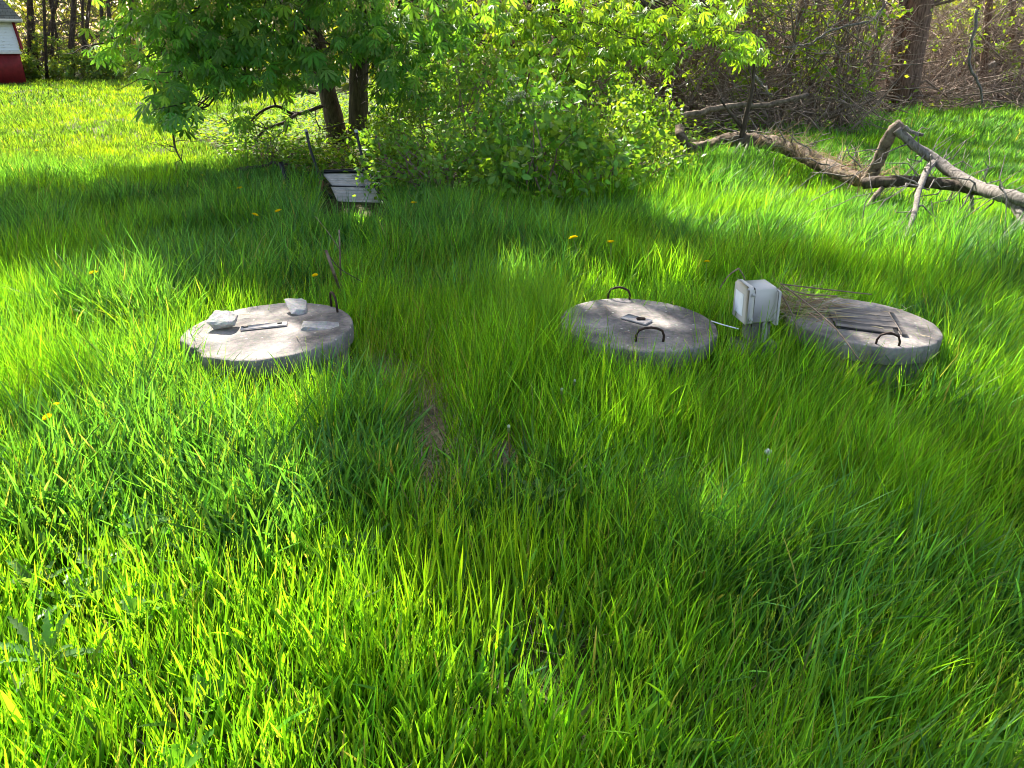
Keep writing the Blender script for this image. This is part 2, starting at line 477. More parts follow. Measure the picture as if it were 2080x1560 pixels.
#==SETTING==
# ------------------------------------------------------------------ ground
def gz(x, y):
    x = np.asarray(x, float); y = np.asarray(y, float)
    return 0.05 * (fbm(x * 0.7, y * 0.7, 5) - 0.5) * np.clip((y - 0.5), 0, 1)
def grid_ground():
    ys = np.concatenate([np.linspace(-6, 14, 120), np.linspace(14.5, 60, 50), np.array([80, 120, 200, 300])])
    xs = np.concatenate([np.array([-300, -150, -80]), np.linspace(-50, -12, 40), np.linspace(-11.8, 11.8, 110), np.linspace(12, 50, 40), np.array([80, 150, 300])])
    X, Y = np.meshgrid(xs, ys)
    Z = gz(X, Y)
    V = np.stack([X, Y, Z], -1).reshape(-1, 3)
    nx = len(xs)
    i = (np.arange(len(ys) - 1) * nx)[:, None] + np.arange(nx - 1)[None]
    Q = np.stack([i, i + 1, i + nx + 1, i + nx], -1).reshape(-1, 4)
    b = MB(); b.add(V, Q)
    return b.build("ground", M['soil'], smooth=True)
tag(grid_ground(), kind='structure')

# ------------------------------------------------------------------ lids: places first, the grass needs them
TOPZ = 0.275
LID = [at(548, 668, TOPZ), at(1293, 655, TOPZ), at(1744, 651, TOPZ)]
LIDR = [0.405, 0.385, 0.368]

# ------------------------------------------------------------------ shed at the far left
def shed():
    Y0 = 33.0
    xr = at(38, 163)[0] * Y0 / at(38, 163)[1] + .30
    base = (xr, Y0, 0)
    e = empty('shed', base, 'small outbuilding with white clapboards above a red base at the far edge of the lawn', 'shed')
    x0 = xr - 6.0
    zr = aty(20, 108, Y0)[2]; ze = aty(20, 42, Y0)[2]
    e.rotation_euler = (0, 0, R(35))
    b = MB(); b.box(((x0 + xr) / 2, Y0 + 2.5, zr / 2), (6.0, 5.0, zr)); b.build('base_wall', M['red'], e, base)
    b = MB()
    n = 11; h = (ze - zr) / n
    for i in range(n):      # lapped boards on the front and the end wall
        z = zr + h * i
        b.add([(x0, Y0 - .035, z), (xr + .02, Y0 - .035, z), (xr + .02, Y0 - .005, z + h), (x0, Y0 - .005, z + h)], [(0, 1, 2, 3)])
        b.add([(xr + .035, Y0, z), (xr + .035, Y0 + 5, z), (xr + .005, Y0 + 5, z + h), (xr + .005, Y0, z + h)], [(0, 1, 2, 3)])
        b.add([(x0, Y0 - .035, z), (xr + .02, Y0 - .035, z), (xr + .02, Y0, z), (x0, Y0, z)], [(0, 1, 2, 3)])
    b.box(((x0 + xr) / 2, Y0 + 2.5, (zr + ze) / 2), (5.99, 4.99, ze - zr))
    b.build('wall', M['siding'], e, base)
    b = MB(); b.box((xr + .06, Y0 - .07, (zr + ze) / 2 + .05), (.10, .08, (ze - zr) * .86), Euler((0, R(-5), 0)), .01); b.build('corner_board', M['red'], e, base)
    b = MB(); b.box(((x0 + xr) / 2, Y0 - .07, zr + .02), (6.1, .05, .10), None, .01); b.build('water_table', M['fascia'], e, base)
    b = MB()
    o = 0.32
    A = np.array([(x0 - o, Y0 - o, ze), (xr + o, Y0 - o, ze), (xr + o, Y0 + 5 + o, ze), (x0 - o, Y0 + 5 + o, ze), (x0 + 2.5, Y0 + 2.5, ze + 4.2), (xr - 2.6, Y0 + 2.5, ze + 4.2)])
    A2 = A.copy(); A2[:, 2] += 0.07
    rf = MB(); rf.add(A2, [(0, 1, 5, 4), (2, 3, 4, 5), (3, 2, 1, 0)], [(1, 2, 5), (3, 0, 4)]); rf.build('roof', M['shingle'], e, base)
    b.box(((x0 + xr) / 2, Y0 - o, ze + .0), (6.0 + 2 * o, .03, .12)); b.box((xr + o, Y0 + 2.5, ze), (.03, 5 + 2 * o - .04, .12)); b.build('fascia', M['fascia'], e, base)
shed()

# ------------------------------------------------------------------ plants: builders
def leaf_cloud(b, centers, per, sig, size, base, tmpl=SMALL, up=0.5, v=0.35, lightskip=0.0, droop=0.0):
    """per leaves round each center"""
    centers = np.asarray(centers, float)
    n = len(centers) * per
    P = np.repeat(centers, per, 0) + rng.normal(size=(n, 3)) * sig
    if lightskip > 0:
        keep = rng.random(n) > wants_light(P) * lightskip
        P = P[keep]
    P = P[P[:, 2] > 0.03]
    n = len(P)
    nr_ = nrm(rdir(n) + np.array([0, -0.15, up])); d = rdir(n); d[:, 2] -= droop
    s = size * (0.65 + 0.7 * rng.random(n))
    b.scatter(*tmpl, P, d, nr_, s, cvar(base, n, v))
def bush(name, base, rx, ry, h, ncl, per, size, col, label, group=None, stems=9, cat='bush', m=None, flowers=None, low=0.02):
    base = np.asarray(base, float)
    e = empty(name, base, label, cat, group)
    u = rdir(ncl); rad = (0.35 + 0.65 * rng.random((ncl, 1)) ** 0.5)
    C = base + np.stack([u[:, 0] * rx, u[:, 1] * ry, (u[:, 2] * 0.5 + 0.5) * h], 1) * np.hstack([rad, rad, np.ones((ncl, 1))])
    lump = 0.45 + 1.0 * fbm(C[:, 0] * 2.6, C[:, 1] * 2.6, 21)
    C[:, 2] = base[2] + low + (C[:, 2] - base[2]) * lump
    b = MB()
    for i in range(stems):
        tgt = C[rng.integers(ncl)]
        p0 = base + np.array([rng.normal() * rx * .15, rng.normal() * ry * .15, -0.03])
        P = curve(p0, tgt, 6, 0.08, 0.04)
        b.tube(P, np.linspace(0.014, 0.004, 6), 5)
        for q in range(3):
            t2 = C[rng.integers(ncl)]
            if np.linalg.norm(t2 - P[3]) < h * .7: b.tube(curve(P[3], t2, 4, 0.05, .05), np.linspace(.006, .002, 4), 4)
    b.build('stems', M['twig'], e, base)
    b = MB()
    leaf_cloud(b, C[::2], per * 2, 0.075, size, col, LEAF_W if size > 0.07 else SMALL, lightskip=0.0)
    b.build('foliage', M['leaf'], e, base)
    return e, C
def bare_branches(b, p0, top, r0, nb, spread, twl, dz=0.0, k=7, wob=.03):
    P = curve(p0, top, k, 0, wob)
    b.tube(P, np.linspace(r0, r0 * .45, k), 8)
    for i in range(nb):
        j = rng.integers(1, k)
        s = P[j]
        d = rdir(1)[0]; d[2] = d[2] * .6 + dz
        q = s + d * spread * (0.5 + rng.random())
        if q[2] < 0.05: q[2] = 0.1 + rng.random() * .3
        B = curve(s, q, 5, 0.05, .06)
        rr = r0 * .28 * (.5 + rng.random() * .7)
        b.tube(B, np.linspace(rr, max(.003, rr * .25), 5), 5, False)
        for t in range(3):
            s2 = B[rng.integers(1, 5)]; q2 = s2 + rdir(1)[0] * twl * (.5 + rng.random())
            b.tube(curve(s2, q2, 4, 0, .08), np.linspace(max(.004, rr * .35), .002, 4), 4, False)

#==TREES==
# ------------------------------------------------------------------ the big two-stemmed buckeye
def buckeye():
    base = at(715, 290)
    e = empty('buckeye_tree', base, 'large two-stemmed buckeye with drooping palmate leaves and cream flower spikes', 'tree')
    y0 = base[1]
    # stems
    def stem(pts, r):
        P = smoothpath([aty(px, py, y) for px, py, y in pts], 5)
        b = MB(); k = len(P)
        rr = np.interp(np.linspace(0, 1, k), np.linspace(0, 1, len(r)), r)
        b.tube(P, rr, 12, True, rough=0.06)
        b.build('trunk', M['bark'], e, base, smooth=True)
        return P
    P1 = stem([(688, 300, y0), (680, 250, y0), (662, 170, y0 + .1), (640, 60, y0 + .3), (620, -80, y0 + .5), (560, -300, y0 + .3), (500, -560, y0)], [.21, .16, .14, .13, .12, .10, .05])
    P2 = stem([(730, 298, y0 - .1), (729, 250, y0 - .1), (729, 160, y0 - .1), (735, 60, y0), (750, -100, y0), (800, -320, y0 - .5), (860, -620, y0 - 1)], [.22, .165, .15, .145, .13, .10, .05])
    # upper crown: leaves spread over what shades the ground in front (above the picture's top edge)
    need = 25000
    G = np.stack([rng.uniform(-11, 7, need * 6), rng.uniform(-1.0, 11.5, need * 6), np.full(need * 6, 0.2)], 1)
    hh = rng.uniform(2.6, 9.5, need * 6)
    U = G + S[None] * ((hh - .2) / S[2])[:, None]
    ctr = np.array([-2.2, 12.0, 5.6])
    ell = ((U - ctr) / np.array([8.0, 7.2, 4.2])) ** 2
    q = proj(U)
    ok = (ell.sum(1) < 1) & (q[:, 1] < -30) & (rng.random(len(U)) > wants_light(U) * 1.0)
    ok &= fbm(U[:, 0] * .9, U[:, 1] * .9 + U[:, 2] * 1.1, 33) > 0.32
    U = U[ok][:need]
    b = MB()
    n = len(U)
    d = rdir(n); d[:, 2] = -abs(d[:, 2]) * .5
    b.scatter(*PALM, U, d, nrm(rdir(n) * .6 + np.array([0, 0, 1.0])), 0.20 * (.7 + .6 * rng.random(n)), cvar((0.065, 0.15, 0.026), n, .3))
    # the visible skirt of the crown: clumps (px, py, depth, sigma px, leaves)
    sk = [(560, -30, 11.5, 110, 220), (420, 20, 11, 70, 170), (330, 30, 10.8, 55, 120), (470, 100, 10.6, 70, 170), (380, 90, 10.5, 60, 140), (255, 45, 10.8, 35, 45),
          (400, 150, 10.2, 45, 80), (345, 205, 9.9, 30, 60), (350, 235, 9.8, 26, 45), (540, 60, 10.8, 70, 130), (560, 130, 11.0, 50, 60), (480, 160, 10.5, 40, 45),
          (690, 20, 10.8, 70, 170), (640, 100, 10.6, 35, 45), (665, 145, 10.4, 45, 75), (740, 90, 10.6, 50, 120), (800, 40, 10.7, 60, 150), (810, 140, 10.5, 45, 90), (780, 175, 10.4, 40, 50),
          (870, 70, 11, 55, 110), (900, 150, 10.8, 50, 42), (860, 200, 10.8, 40, 24), (930, 30, 11, 60, 90), (212, 95, 10.9, 26, 26), (300, 130, 11, 25, 20), (600, 180, 11.5, 40, 26)]
    C = []
    for px, py, y, sg, nn in sk:
        nn = int(nn * 1.1)
        xs = px + rng.normal(size=nn) * sg * .8; ys = py + rng.normal(size=nn) * sg * .55
        yy = y + rng.normal(size=nn) * .45
        C.append(np.array([aty(a, c, w) for a, c, w in zip(xs, ys, yy)]))
    C = np.vstack(C); C = C[C[:, 2] > .35]; qq = proj(C)
    win = ((abs(qq[:, 0] - 728) < 34) & (qq[:, 1] > 112)) | ((abs(qq[:, 0] - 672) < 36) & (qq[:, 1] > 160)) | ((abs(qq[:, 0] - 645) < 22) & (abs(qq[:, 1] - 75) < 22))
    C = C[~win]
    n = len(C)
    d = rdir(n); d[:, 2] = -abs(d[:, 2]) * .55 - .25; d[:, 1] -= .35
    b.scatter(*PALM, C, d, nrm(rdir(n) * .55 + np.array([0, -.35, .9])), 0.175 * (.6 + .6 * rng.random(n)), cvar((0.105, 0.26, 0.055), n, .4))
    # lighter, narrower leaves reaching right
    sk2 = [(1000, 60, 11.5, 70, 170), (1080, 20, 11.5, 70, 190), (1090, 120, 11.2, 60, 100), (1000, 160, 11.2, 50, 45), (1180, 50, 11.3, 60, 190), (1150, 140, 11.0, 45, 55),
           (1270, 30, 11.3, 50, 150), (1290, 90, 11, 40, 90), (1370, 40, 11, 45, 120), (1340, 120, 10.9, 28, 45), (1430, 50, 11, 38, 90), (1500, 90, 10.8, 26, 60), (1460, 20, 11, 35, 60), (1520, 110, 10.8, 16, 18), (1220, 110, 11.2, 35, 60)]
    C2 = []
    for px, py, y, sg, nn in sk2:
        xs = px + rng.normal(size=nn) * sg * .85; ys = py + rng.normal(size=nn) * sg * .5
        yy = y + rng.normal(size=nn) * .4
        C2.append(np.array([aty(a, c, w) for a, c, w in zip(xs, ys, yy)]))
    C2 = np.vstack(C2); n = len(C2)
    d = rdir(n); d[:, 2] = -abs(d[:, 2]) * .6 - .3; d[:, 1] -= .2
    b.scatter(*PALM, C2, d, nrm(rdir(n) * .6 + np.array([0, -.25, .9])), 0.14 * (.6 + .65 * rng.random(n)), cvar((0.14, 0.28, 0.036), n, .35))
    b.build('crown', M['leaf'], e, base)
    # limbs
    b = MB()
    def near(P, z): return P[np.argmin(abs(P[:, 2] - z))]
    for i in range(46):
        t = U[rng.integers(len(U))]; P = (P1, P2)[i % 2]
        s = near(P, max(1.6, t[2] * .6))
        B = curve(s, t, 8, 0.05, .03); b.tube(B, np.linspace(.07, .012, 8), 7)
        for j in range(5):
            t2 = U[np.argmin(np.linalg.norm(U[rng.integers(0, len(U), 300)] - t, axis=1))] if False else t + rng.normal(size=3) * .7
            b.tube(curve(B[rng.integers(3, 8)], t2, 4, 0, .05), np.linspace(.015, .004, 4), 5, False)
    for (px, py, y, sg, nn) in sk + sk2:
        t = aty(px, py, y); P = P1 if px < 690 else P2
        s = near(P, min(max(t[2] + .5, 1.4), 4.5))
        B = curve(s, t, 8, 0.10, .03); b.tube(B, np.linspace(.038, .008, 8), 6)
        for j in range(6):
            t2 = t + np.array([rng.normal() * sg, rng.normal() * 60, rng.normal() * sg * .6]) * y / FPX
            b.tube(curve(B[rng.integers(4, 8)], t2, 4, 0.02, .05), np.linspace(.010, .003, 4), 5, False)
    b.build('branches', M['bark'], e, base, smooth=True)
    # low dead limbs left of the stems
    for pts, r in [([(655, 215, 12.6), (600, 232, 12.2), (560, 215, 11.8), (520, 235, 11.5), (500, 265, 11.4)], .03), ([(600, 232, 12.2), (575, 250, 11.8), (540, 262, 11.3), (515, 290, 11.1)], .035),
                   ([(560, 215, 11.8), (545, 175, 11.5), (520, 160, 11.4)], .015), ([(640, 190, 12.6), (560, 165, 12), (480, 160, 11.6), (420, 200, 11.2), (395, 225, 11)], .025),
                   ([(480, 160, 11.6), (470, 195, 11.4), (475, 240, 11.3)], .012), ([(510, 262, 11.4), (470, 255, 11.3), (450, 238, 11.2)], .012), ([(350, 255, 9.9), (356, 300, 9.9), (372, 332, 9.9)], .016),
                   ([(700, 250, 12.8), (655, 262, 12.6), (640, 240, 12.6)], .02), ([(745, 235, 12.8), (775, 205, 12.5), (790, 240, 12.3)], .018)]:
        b = MB(); P = smoothpath([aty(*p) for p in pts], 4)
        b.tube(P, np.linspace(r, r * .4, len(P)), 7, rough=.08)
        for j in range(7):
            s = P[rng.integers(1, len(P))]; q = s + rdir(1)[0] * np.array([.35, .2, .3])
            b.tube(curve(s, q, 4, 0, .1), np.linspace(r * .35, .003, 4), 5, False)
        b.build('dead_branch', M['bark'], e, base, smooth=True)
    # flower spikes
    fl = [(322, 30), (372, 30), (335, 75), (350, 110), (425, 35), (318, 180), (335, 172), (630, 95), (618, 98), (665, 137), (665, 75), (715, 20), (745, 25), (790, 55), (803, 125), (825, 95), (800, 20), (845, 195), (865, 190), (988, 140), (872, 52), (460, 105), (760, 115), (400, 85), (710, 70), (560, 70)]
    sp = MB()
    k = 46
    t = rng.random(k); ang = rng.random(k) * 6.28; rr = .035 * (1 - t * .75)
    Pp = np.stack([np.cos(ang) * rr, np.sin(ang) * rr, t * .17], 1)
    sp.scatter(*SMALL, Pp, nrm(np.stack([np.cos(ang), np.sin(ang), .6 + 0 * t], 1)), rdir(k), .03, cvar((0.60, 0.52, 0.22), k, .25))
    sp.tube([(0, 0, -.05), (0, 0, .16)], .003, 4, col=(.3, .35, .1))
    proto = None
    for (px, py) in fl:
        p = aty(px, py, 10.0 if px < 690 else 10.15) - base
        if proto is None: o = proto = sp.build('flower_spike', M['white'], e)
        else:
            o = proto.copy(); SC.collection.objects.link(o); o.parent = e
        o.location = p; o.rotation_euler = (rng.normal() * .25, rng.normal() * .25, rng.random() * 6); s = .75 + .5 * rng.random(); o.scale = (s, s, s)
buckeye()

# ------------------------------------------------------------------ elder with white flower heads
def elder():
    base = at(1052, 395)
    e = empty('elder_shrub', base, 'upright dark green shrub with white flower heads in front of the thicket', 'shrub')
    y = base[1]
    b = MB()
    tips = []
    for pts in [[(1050, 395), (1050, 330), (1052, 280), (1065, 200), (1075, 150)], [(1054, 395), (1062, 320), (1075, 280), (1095, 230), (1110, 200)], [(1048, 395), (1046, 330), (1030, 270), (1010, 230)], [(1056, 390), (1080, 340), (1120, 300), (1150, 270)], [(1050, 390), (1030, 340), (990, 300), (970, 280)]]:
        P = smoothpath([aty(px, py, y + .1 * i * rng.normal()) for i, (px, py) in enumerate(pts)], 3)
        b.tube(P, np.linspace(.022, .008, len(P)), 6); tips.append(P)
    b.build('stems', M['redbark'], e, base, smooth=True)
    b = MB()
    C = np.vstack([P[4:] for P in tips])
    C = np.vstack([C + rng.normal(size=C.shape) * .14 for _ in range(3)])
    leaf_cloud(b, C, 14, .14, .10, (0.12, 0.28, 0.06), LEAF, up=.6, droop=.5)
    b.build('foliage', M['leaf'], e, base)
    for (px, py) in [(1040, 158), (1050, 193), (1035, 203), (1082, 210), (1108, 208), (1060, 190)]:
        f = MB(); n = 60
        p = aty(px, py, y - .12)
        P = p + np.stack([rng.normal(size=n) * .045, rng.normal(size=n) * .045, rng.normal(size=n) * .018], 1)
        f.scatter(*SMALL, P, rdir(n), nrm(rdir(n) + np.array([0, 0, 1.5])), .025, cvar((.62, .62, .48), n, .15))
        for z in P[::3]: f.tube([p + [0, 0, -.09], z], .0022, 3, False, col=(.2, .3, .08))
        f.build('flower_head', M['white'], e, base)
elder()

# ------------------------------------------------------------------ leafy bushes of the thicket
BG = 'leafy bushes along the thicket edge'
Bs = [(885, 332, 1.0, 1.15, 'rounded bright green bush just right of the two dark buckeye stems'),
      (900, 418, 0.85, .75, 'low leafy bush on the grass edge right of the upturned chair'),
      (985, 372, 0.9, 1.2, 'small-leaved green bush just left of the white-flowered shrub'),
      (1130, 432, 0.85, .8, 'low leafy bush on the grass edge right of the white-flowered shrub'),
      (1180, 340, 1.0, 1.15, 'dense small-leaved bush behind and right of the white-flowered shrub'),
      (1262, 400, 0.75, .75, 'pale leafy bush at the right end of the front row of bushes'),
      (1275, 312, 0.75, .85, 'sunlit leafy bush left of the broken root end of the fallen trunk'),
      (560, 345, 0.6, .55, 'broad dark green weedy bush behind the lone black bar'),
      (790, 312, .4, .45, 'low green bush at the foot of the right buckeye stem'),
      (1000, 260, 1.2, 1.2, 'tall yellow-green bush behind the white-flowered shrub'),
      (860, 260, 1.1, 1.0, 'tall yellow-green bush behind the buckeye stems'),
      (1190, 255, 1.2, 1.1, 'tall yellow-green bush left of the red-brown trunks'),
      (1478, 258, .4, .5, 'small bright green shrub between the fork of the fallen trunk'),
      (1700, 222, .8, .35, 'low leafy plant in front of the brush pile, its leaves darkened as if shaded'),
      (1600, 236, .7, .35, 'low green plant before the long log in the brush')]
for px, py, rx, h, lb in Bs:
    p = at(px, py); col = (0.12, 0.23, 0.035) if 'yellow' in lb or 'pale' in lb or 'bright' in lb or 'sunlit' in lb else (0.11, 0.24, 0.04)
    if py < 240 and px > 1500: col = (.06, .12, .025)  # leaf colour darkened to stand for the shade before the brush pile
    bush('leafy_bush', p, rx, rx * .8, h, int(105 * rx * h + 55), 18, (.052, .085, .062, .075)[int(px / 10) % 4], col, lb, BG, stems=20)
GY = 'thin yellow-green saplings in the thicket'
for px, py, rx, h in [(1560, 205, 1.0, 3.4), (1640, 200, 1.1, 3.6), (1720, 200, 1.0, 3.2), (1460, 212, 1.0, 3.0), (1380, 222, .9, 3.2), (1880, 180, 1.2, 3.6), (2000, 175, 1.3, 3.8), (2080, 175, 1.0, 3.4), (1280, 225, 1.0, 3.2), (1100, 225, 1.2, 3.2), (960, 215, 1.2, 3.2)]:
    ys = 15.3 + 1.5 * rng.random() if px < 1800 else 20.5
    bush('thicket_sapling', np.array([aty(px, py, ys)[0], ys, 0.0]), rx, rx * .5, h, (120 if px < 1800 else 40), 9, .085, (0.16, 0.28, 0.035), 'tall thin sapling with sparse yellow-green leaves in the dark thicket', GY, stems=16, cat='sapling', low=.5)
# left, by the shed
for px, py, rx, h, lb in [(112, 160, 1.4, 1.5, 'pale feathery bush under the bare trees beside the shed'), (165, 163, 1.2, 1.1, 'yellow-green bush at the back of the lawn, right of the bare trunks'), (225, 163, 1.3, 1.3, 'leafy bush at the far lawn edge behind the hanging buckeye branch'), (55, 163, .8, .8, 'small pale bush against the red base of the shed'), (290, 163, 1.5, 1.2, 'dark bush at the far lawn edge beside the buckeye crown')]:
    p = at(px, py)
    bush('leafy_bush', p, rx, rx * .7, h, 110, 16, 0.14, (0.17, 0.28, 0.07), lb, 'bushes along the far edge of the lawn', stems=10)

# ------------------------------------------------------------------ trees of the wood behind
def wood_tree(name, pts, r, label, group, nb, spread, leaves, col, mt, twl=.5, lsize=.11, cat='tree'):
    base = np.asarray(pts[0], float)
    e = empty(name, base, label, cat, group)
    P = smoothpath(pts, 4)
    b = MB(); b.tube(P, np.linspace(r, r * .6, len(P)), 10, rough=.07); b.build('trunk', mt, e, base, smooth=True)
    b = MB(); C = []
    for i in range(nb):
        s = P[rng.integers(1, len(P))]
        d = rdir(1)[0]; d[2] = d[2] * .5 + .15; d[1] *= .7
        q = s + d * spread * (.4 + rng.random())
        if q[2] < .1: q[2] = .3
        B = curve(s, q, 6, .05, .06); rr = r * .22 * (.4 + rng.random() * .6)
        b.tube(B, np.linspace(rr, max(.004, rr * .25), 6), 5, False); C += [B[3], B[4], B[5]]
        for t in range(4):
            s2 = B[rng.integers(1, 6)]; q2 = s2 + rdir(1)[0] * twl * (.5 + rng.random())
            b.tube(curve(s2, q2, 4, 0, .09), np.linspace(max(.005, rr * .4), .003, 4), 4, False); C.append(q2)
    b.build('branches', M['twig'] if mt is not M['bark'] else M['darktwig'], e, base)
    if leaves:
        b = MB(); C = np.array(C)
        leaf_cloud(b, C[rng.integers(0, len(C), leaves)], 12, .16, lsize, col, SMALL, lightskip=.9)
        if b.n: b.build('crown', M['leaf'], e, base)
YG = (0.17, 0.26, 0.035)
GR = 'bare trunks of the dark thicket'
# red-brown trunk at the right
def upright(px0, py0, px1, y=None, top=5.0, lean=0.0):
    p = at(px0, py0) if y is None else np.array([(aty(px0, py0, y))[0], y, 0.0])
    q = aty(px1, 0, p[1]); 
    dirv = (q - p); f = top / max(dirv[2], .5)
    return [p, p + dirv * f * .33 + rng.normal(size=3) * .05, p + dirv * f * .66 + rng.normal(size=3) * .08, p + dirv * f]
wood_tree('cedar_tree', upright(1832, 205, 1872, y=19.0, top=9), .33, 'thick red-brown cedar trunk rising at the left of the brush pile', None, 44, 2.6, 160, YG, M['redbark'])
wood_tree('cedar_tree', upright(1803, 203, 1838, y=19.0, top=7), .11, 'thin red-brown stem leaning against the thick cedar trunk', None, 12, 1.2, 10, YG, M['redbark'])
for i, (a, bq, c, r) in enumerate([(1330, 235, 1345, .2), (1285, 240, 1300, .12), (1360, 232, 1372, .16), (1440, 215, 1450, .17), (1485, 212, 1478, .1), (1405, 222, 1425, .09), (1560, 208, 1545, .12), (1590, 205, 1640, .08), (1650, 203, 1660, .1), (1690, 203, 1712, .12), (1740, 203, 1735, .09), (1235, 240, 1240, .16), (1770, 203, 1790, .08), (1520, 210, 1530, .08), (1940, 190, 1990, .09), (2000, 190, 2010, .1), (2060, 190, 2050, .1), (1140, 235, 1150, .1), (1060, 230, 1050, .12), (950, 225, 960, .13), (900, 225, 890, .08)]):
    big = r > .14
    wood_tree('thicket_tree', upright(a, bq, c, y=(17.0 + 2.6 * rng.random()) if a < 1790 else 20 + 3 * rng.random(), top=7.5 + rng.random() * 2), r, 'red-brown trunk standing in the dark thicket, its leafy top added for shade', GR, 30, 1.7, 90, YG, M['redbark'])  # tall leafy tops above the view, added to shade the thicket
GL = 'bare trunks beyond the lawn'
for i, (a, c, r) in enumerate([(75, 60, .2), (78, 120, .12), (95, 92, .1), (105, 108, .1), (140, 148, .2), (148, 150, .13), (170, 185, .14), (172, 165, .09), (128, 100, .1), (200, 205, .11), (235, 225, .12), (60, 52, .12), (262, 270, .13), (300, 310, .14), (330, 325, .15)]):
    y = 36 + rng.random() * 5
    wood_tree('woodland_tree', upright(a, 160, c, y=y, top=7.0), r * .72, 'slender dark leafless trunk at the far edge of the lawn', GL, 44, 2.6, 14, (0.16, 0.21, 0.05), M['bark'], twl=1.1, lsize=.2)

# tangled bare shrubs in front of the trunks
def bare_shrub(px, py, w, h, n, label, group, m='twig'):
    base = at(px, py); e = empty('bare_shrub', base, label, 'shrub', group)
    b = MB()
    for i in range(n):
        p0 = base + np.array([rng.normal() * w * .5, rng.normal() * .4, 0])
        q = p0 + np.array([rng.normal() * w * .5, rng.normal() * .5, h * (.4 + .7 * rng.random())])
        B = curve(p0, q, 6, .06, .09); r = .006 + .018 * rng.random() ** 2
        b.tube(B, np.linspace(r, r * .3, 6), 4, False)
        for t in range(4):
            s2 = B[rng.integers(1, 6)]; q2 = s2 + rdir(1)[0] * np.array([.7, .5, .55]) * (.4 + rng.random())
            b.tube(curve(s2, q2, 5, -.05, .09), np.linspace(r * .5, .002, 5), 4, False)
    b.build('twigs', M[m], e, base)
    b = MB()
    for i in range(13):
        p0 = base + np.array([rng.normal() * w * .6, rng.normal() * .5 - .7, 0]); sg = rng.choice([-1, 1])
        q = p0 + np.array([sg * (.4 + 1.2 * rng.random()), rng.normal() * .4 - .1, h * (.2 + .6 * rng.random())])
        B = curve(p0, q, 8, .22, .03); r = .008 + .011 * rng.random(); b.tube(B, np.linspace(r, r * .35, 8), 5, False)
        for t in range(3): b.tube(curve(B[rng.integers(3, 8)], q + rng.normal(size=3) * .35, 4, -.05, .08), np.linspace(r * .5, .002, 4), 4, False)
    b.build('canes', M['greywood'], e, base)
GT = 'tangled leafless shrubs of the thicket'
for px, py in [(1230, 245), (1310, 238), (1380, 228), (1450, 222), (1530, 214), (1600, 210), (1670, 208), (1740, 206), (1800, 204), (1900, 196), (1980, 194), (2060, 192), (1350, 215), (1500, 200), (1650, 195), (1780, 190), (1150, 232), (1040, 230), (940, 228)]:
    bare_shrub(px, py, 1.2, 2.3, 75, 'tangle of thin leafless twigs filling the dark thicket', GT)

# the tangle of fallen brush that fills the wood's edge, one mass
b = MB()
for i in range(9500):
    px = rng.uniform(880, 2400); y = rng.uniform(14.6, 22) if px < 1770 else rng.uniform(19.5, 26)
    x = aty(px, 200, y)[0]
    zt = rng.random() ** 1.3 * 2.6
    if i % 7 == 0:          # the low heap at the foot of the tangle
        px = rng.uniform(1390, 2300); y = rng.uniform(14.3, 16.5) if px < 1770 else rng.uniform(18.6, 20.5); x = aty(px, 200, y)[0]; zt = rng.random() * .7
    p0 = np.array([x, y, zt]); L = .5 + 1.3 * rng.random()
    d = rdir(1)[0] * np.array([1, .7, .8]); q = p0 + d * L; q[2] = max(q[2], .03)
    r = .005 + .016 * rng.random() ** 3
    b.tube(curve(p0, q, 4, .05, .07), np.linspace(r, r * .4, 4), 4, False)
tag(b.build('brushwood', M['brush']), 'tangled dead brushwood filling the edge of the wood', 'brushwood', kind='stuff')
# far wood, one mass
def far_wood():
    b = MB()
    n = 9000
    C = np.stack([rng.uniform(-60, 60, n), rng.uniform(46, 62, n), rng.random(n) ** 1.2 * 14 + .2], 1)
    C2 = np.stack([rng.uniform(-9, 26, 1100), rng.uniform(28, 36, 1100), rng.random(1100) ** 1.3 * 5 + .2], 1)
    C = np.vstack([C, C2])
    C = C[fbm(C[:, 0] * .35, C[:, 2] * .5 + C[:, 1] * .2, 51) > .27]
    leaf_cloud(b, C, 12, .55, .42, (0.15, 0.20, 0.04), SMALL)
    o = b.build('far_wood', M['leaf']); tag(o, 'yellow-green spring wood far behind the trunks', 'wood', kind='stuff')
far_wood()

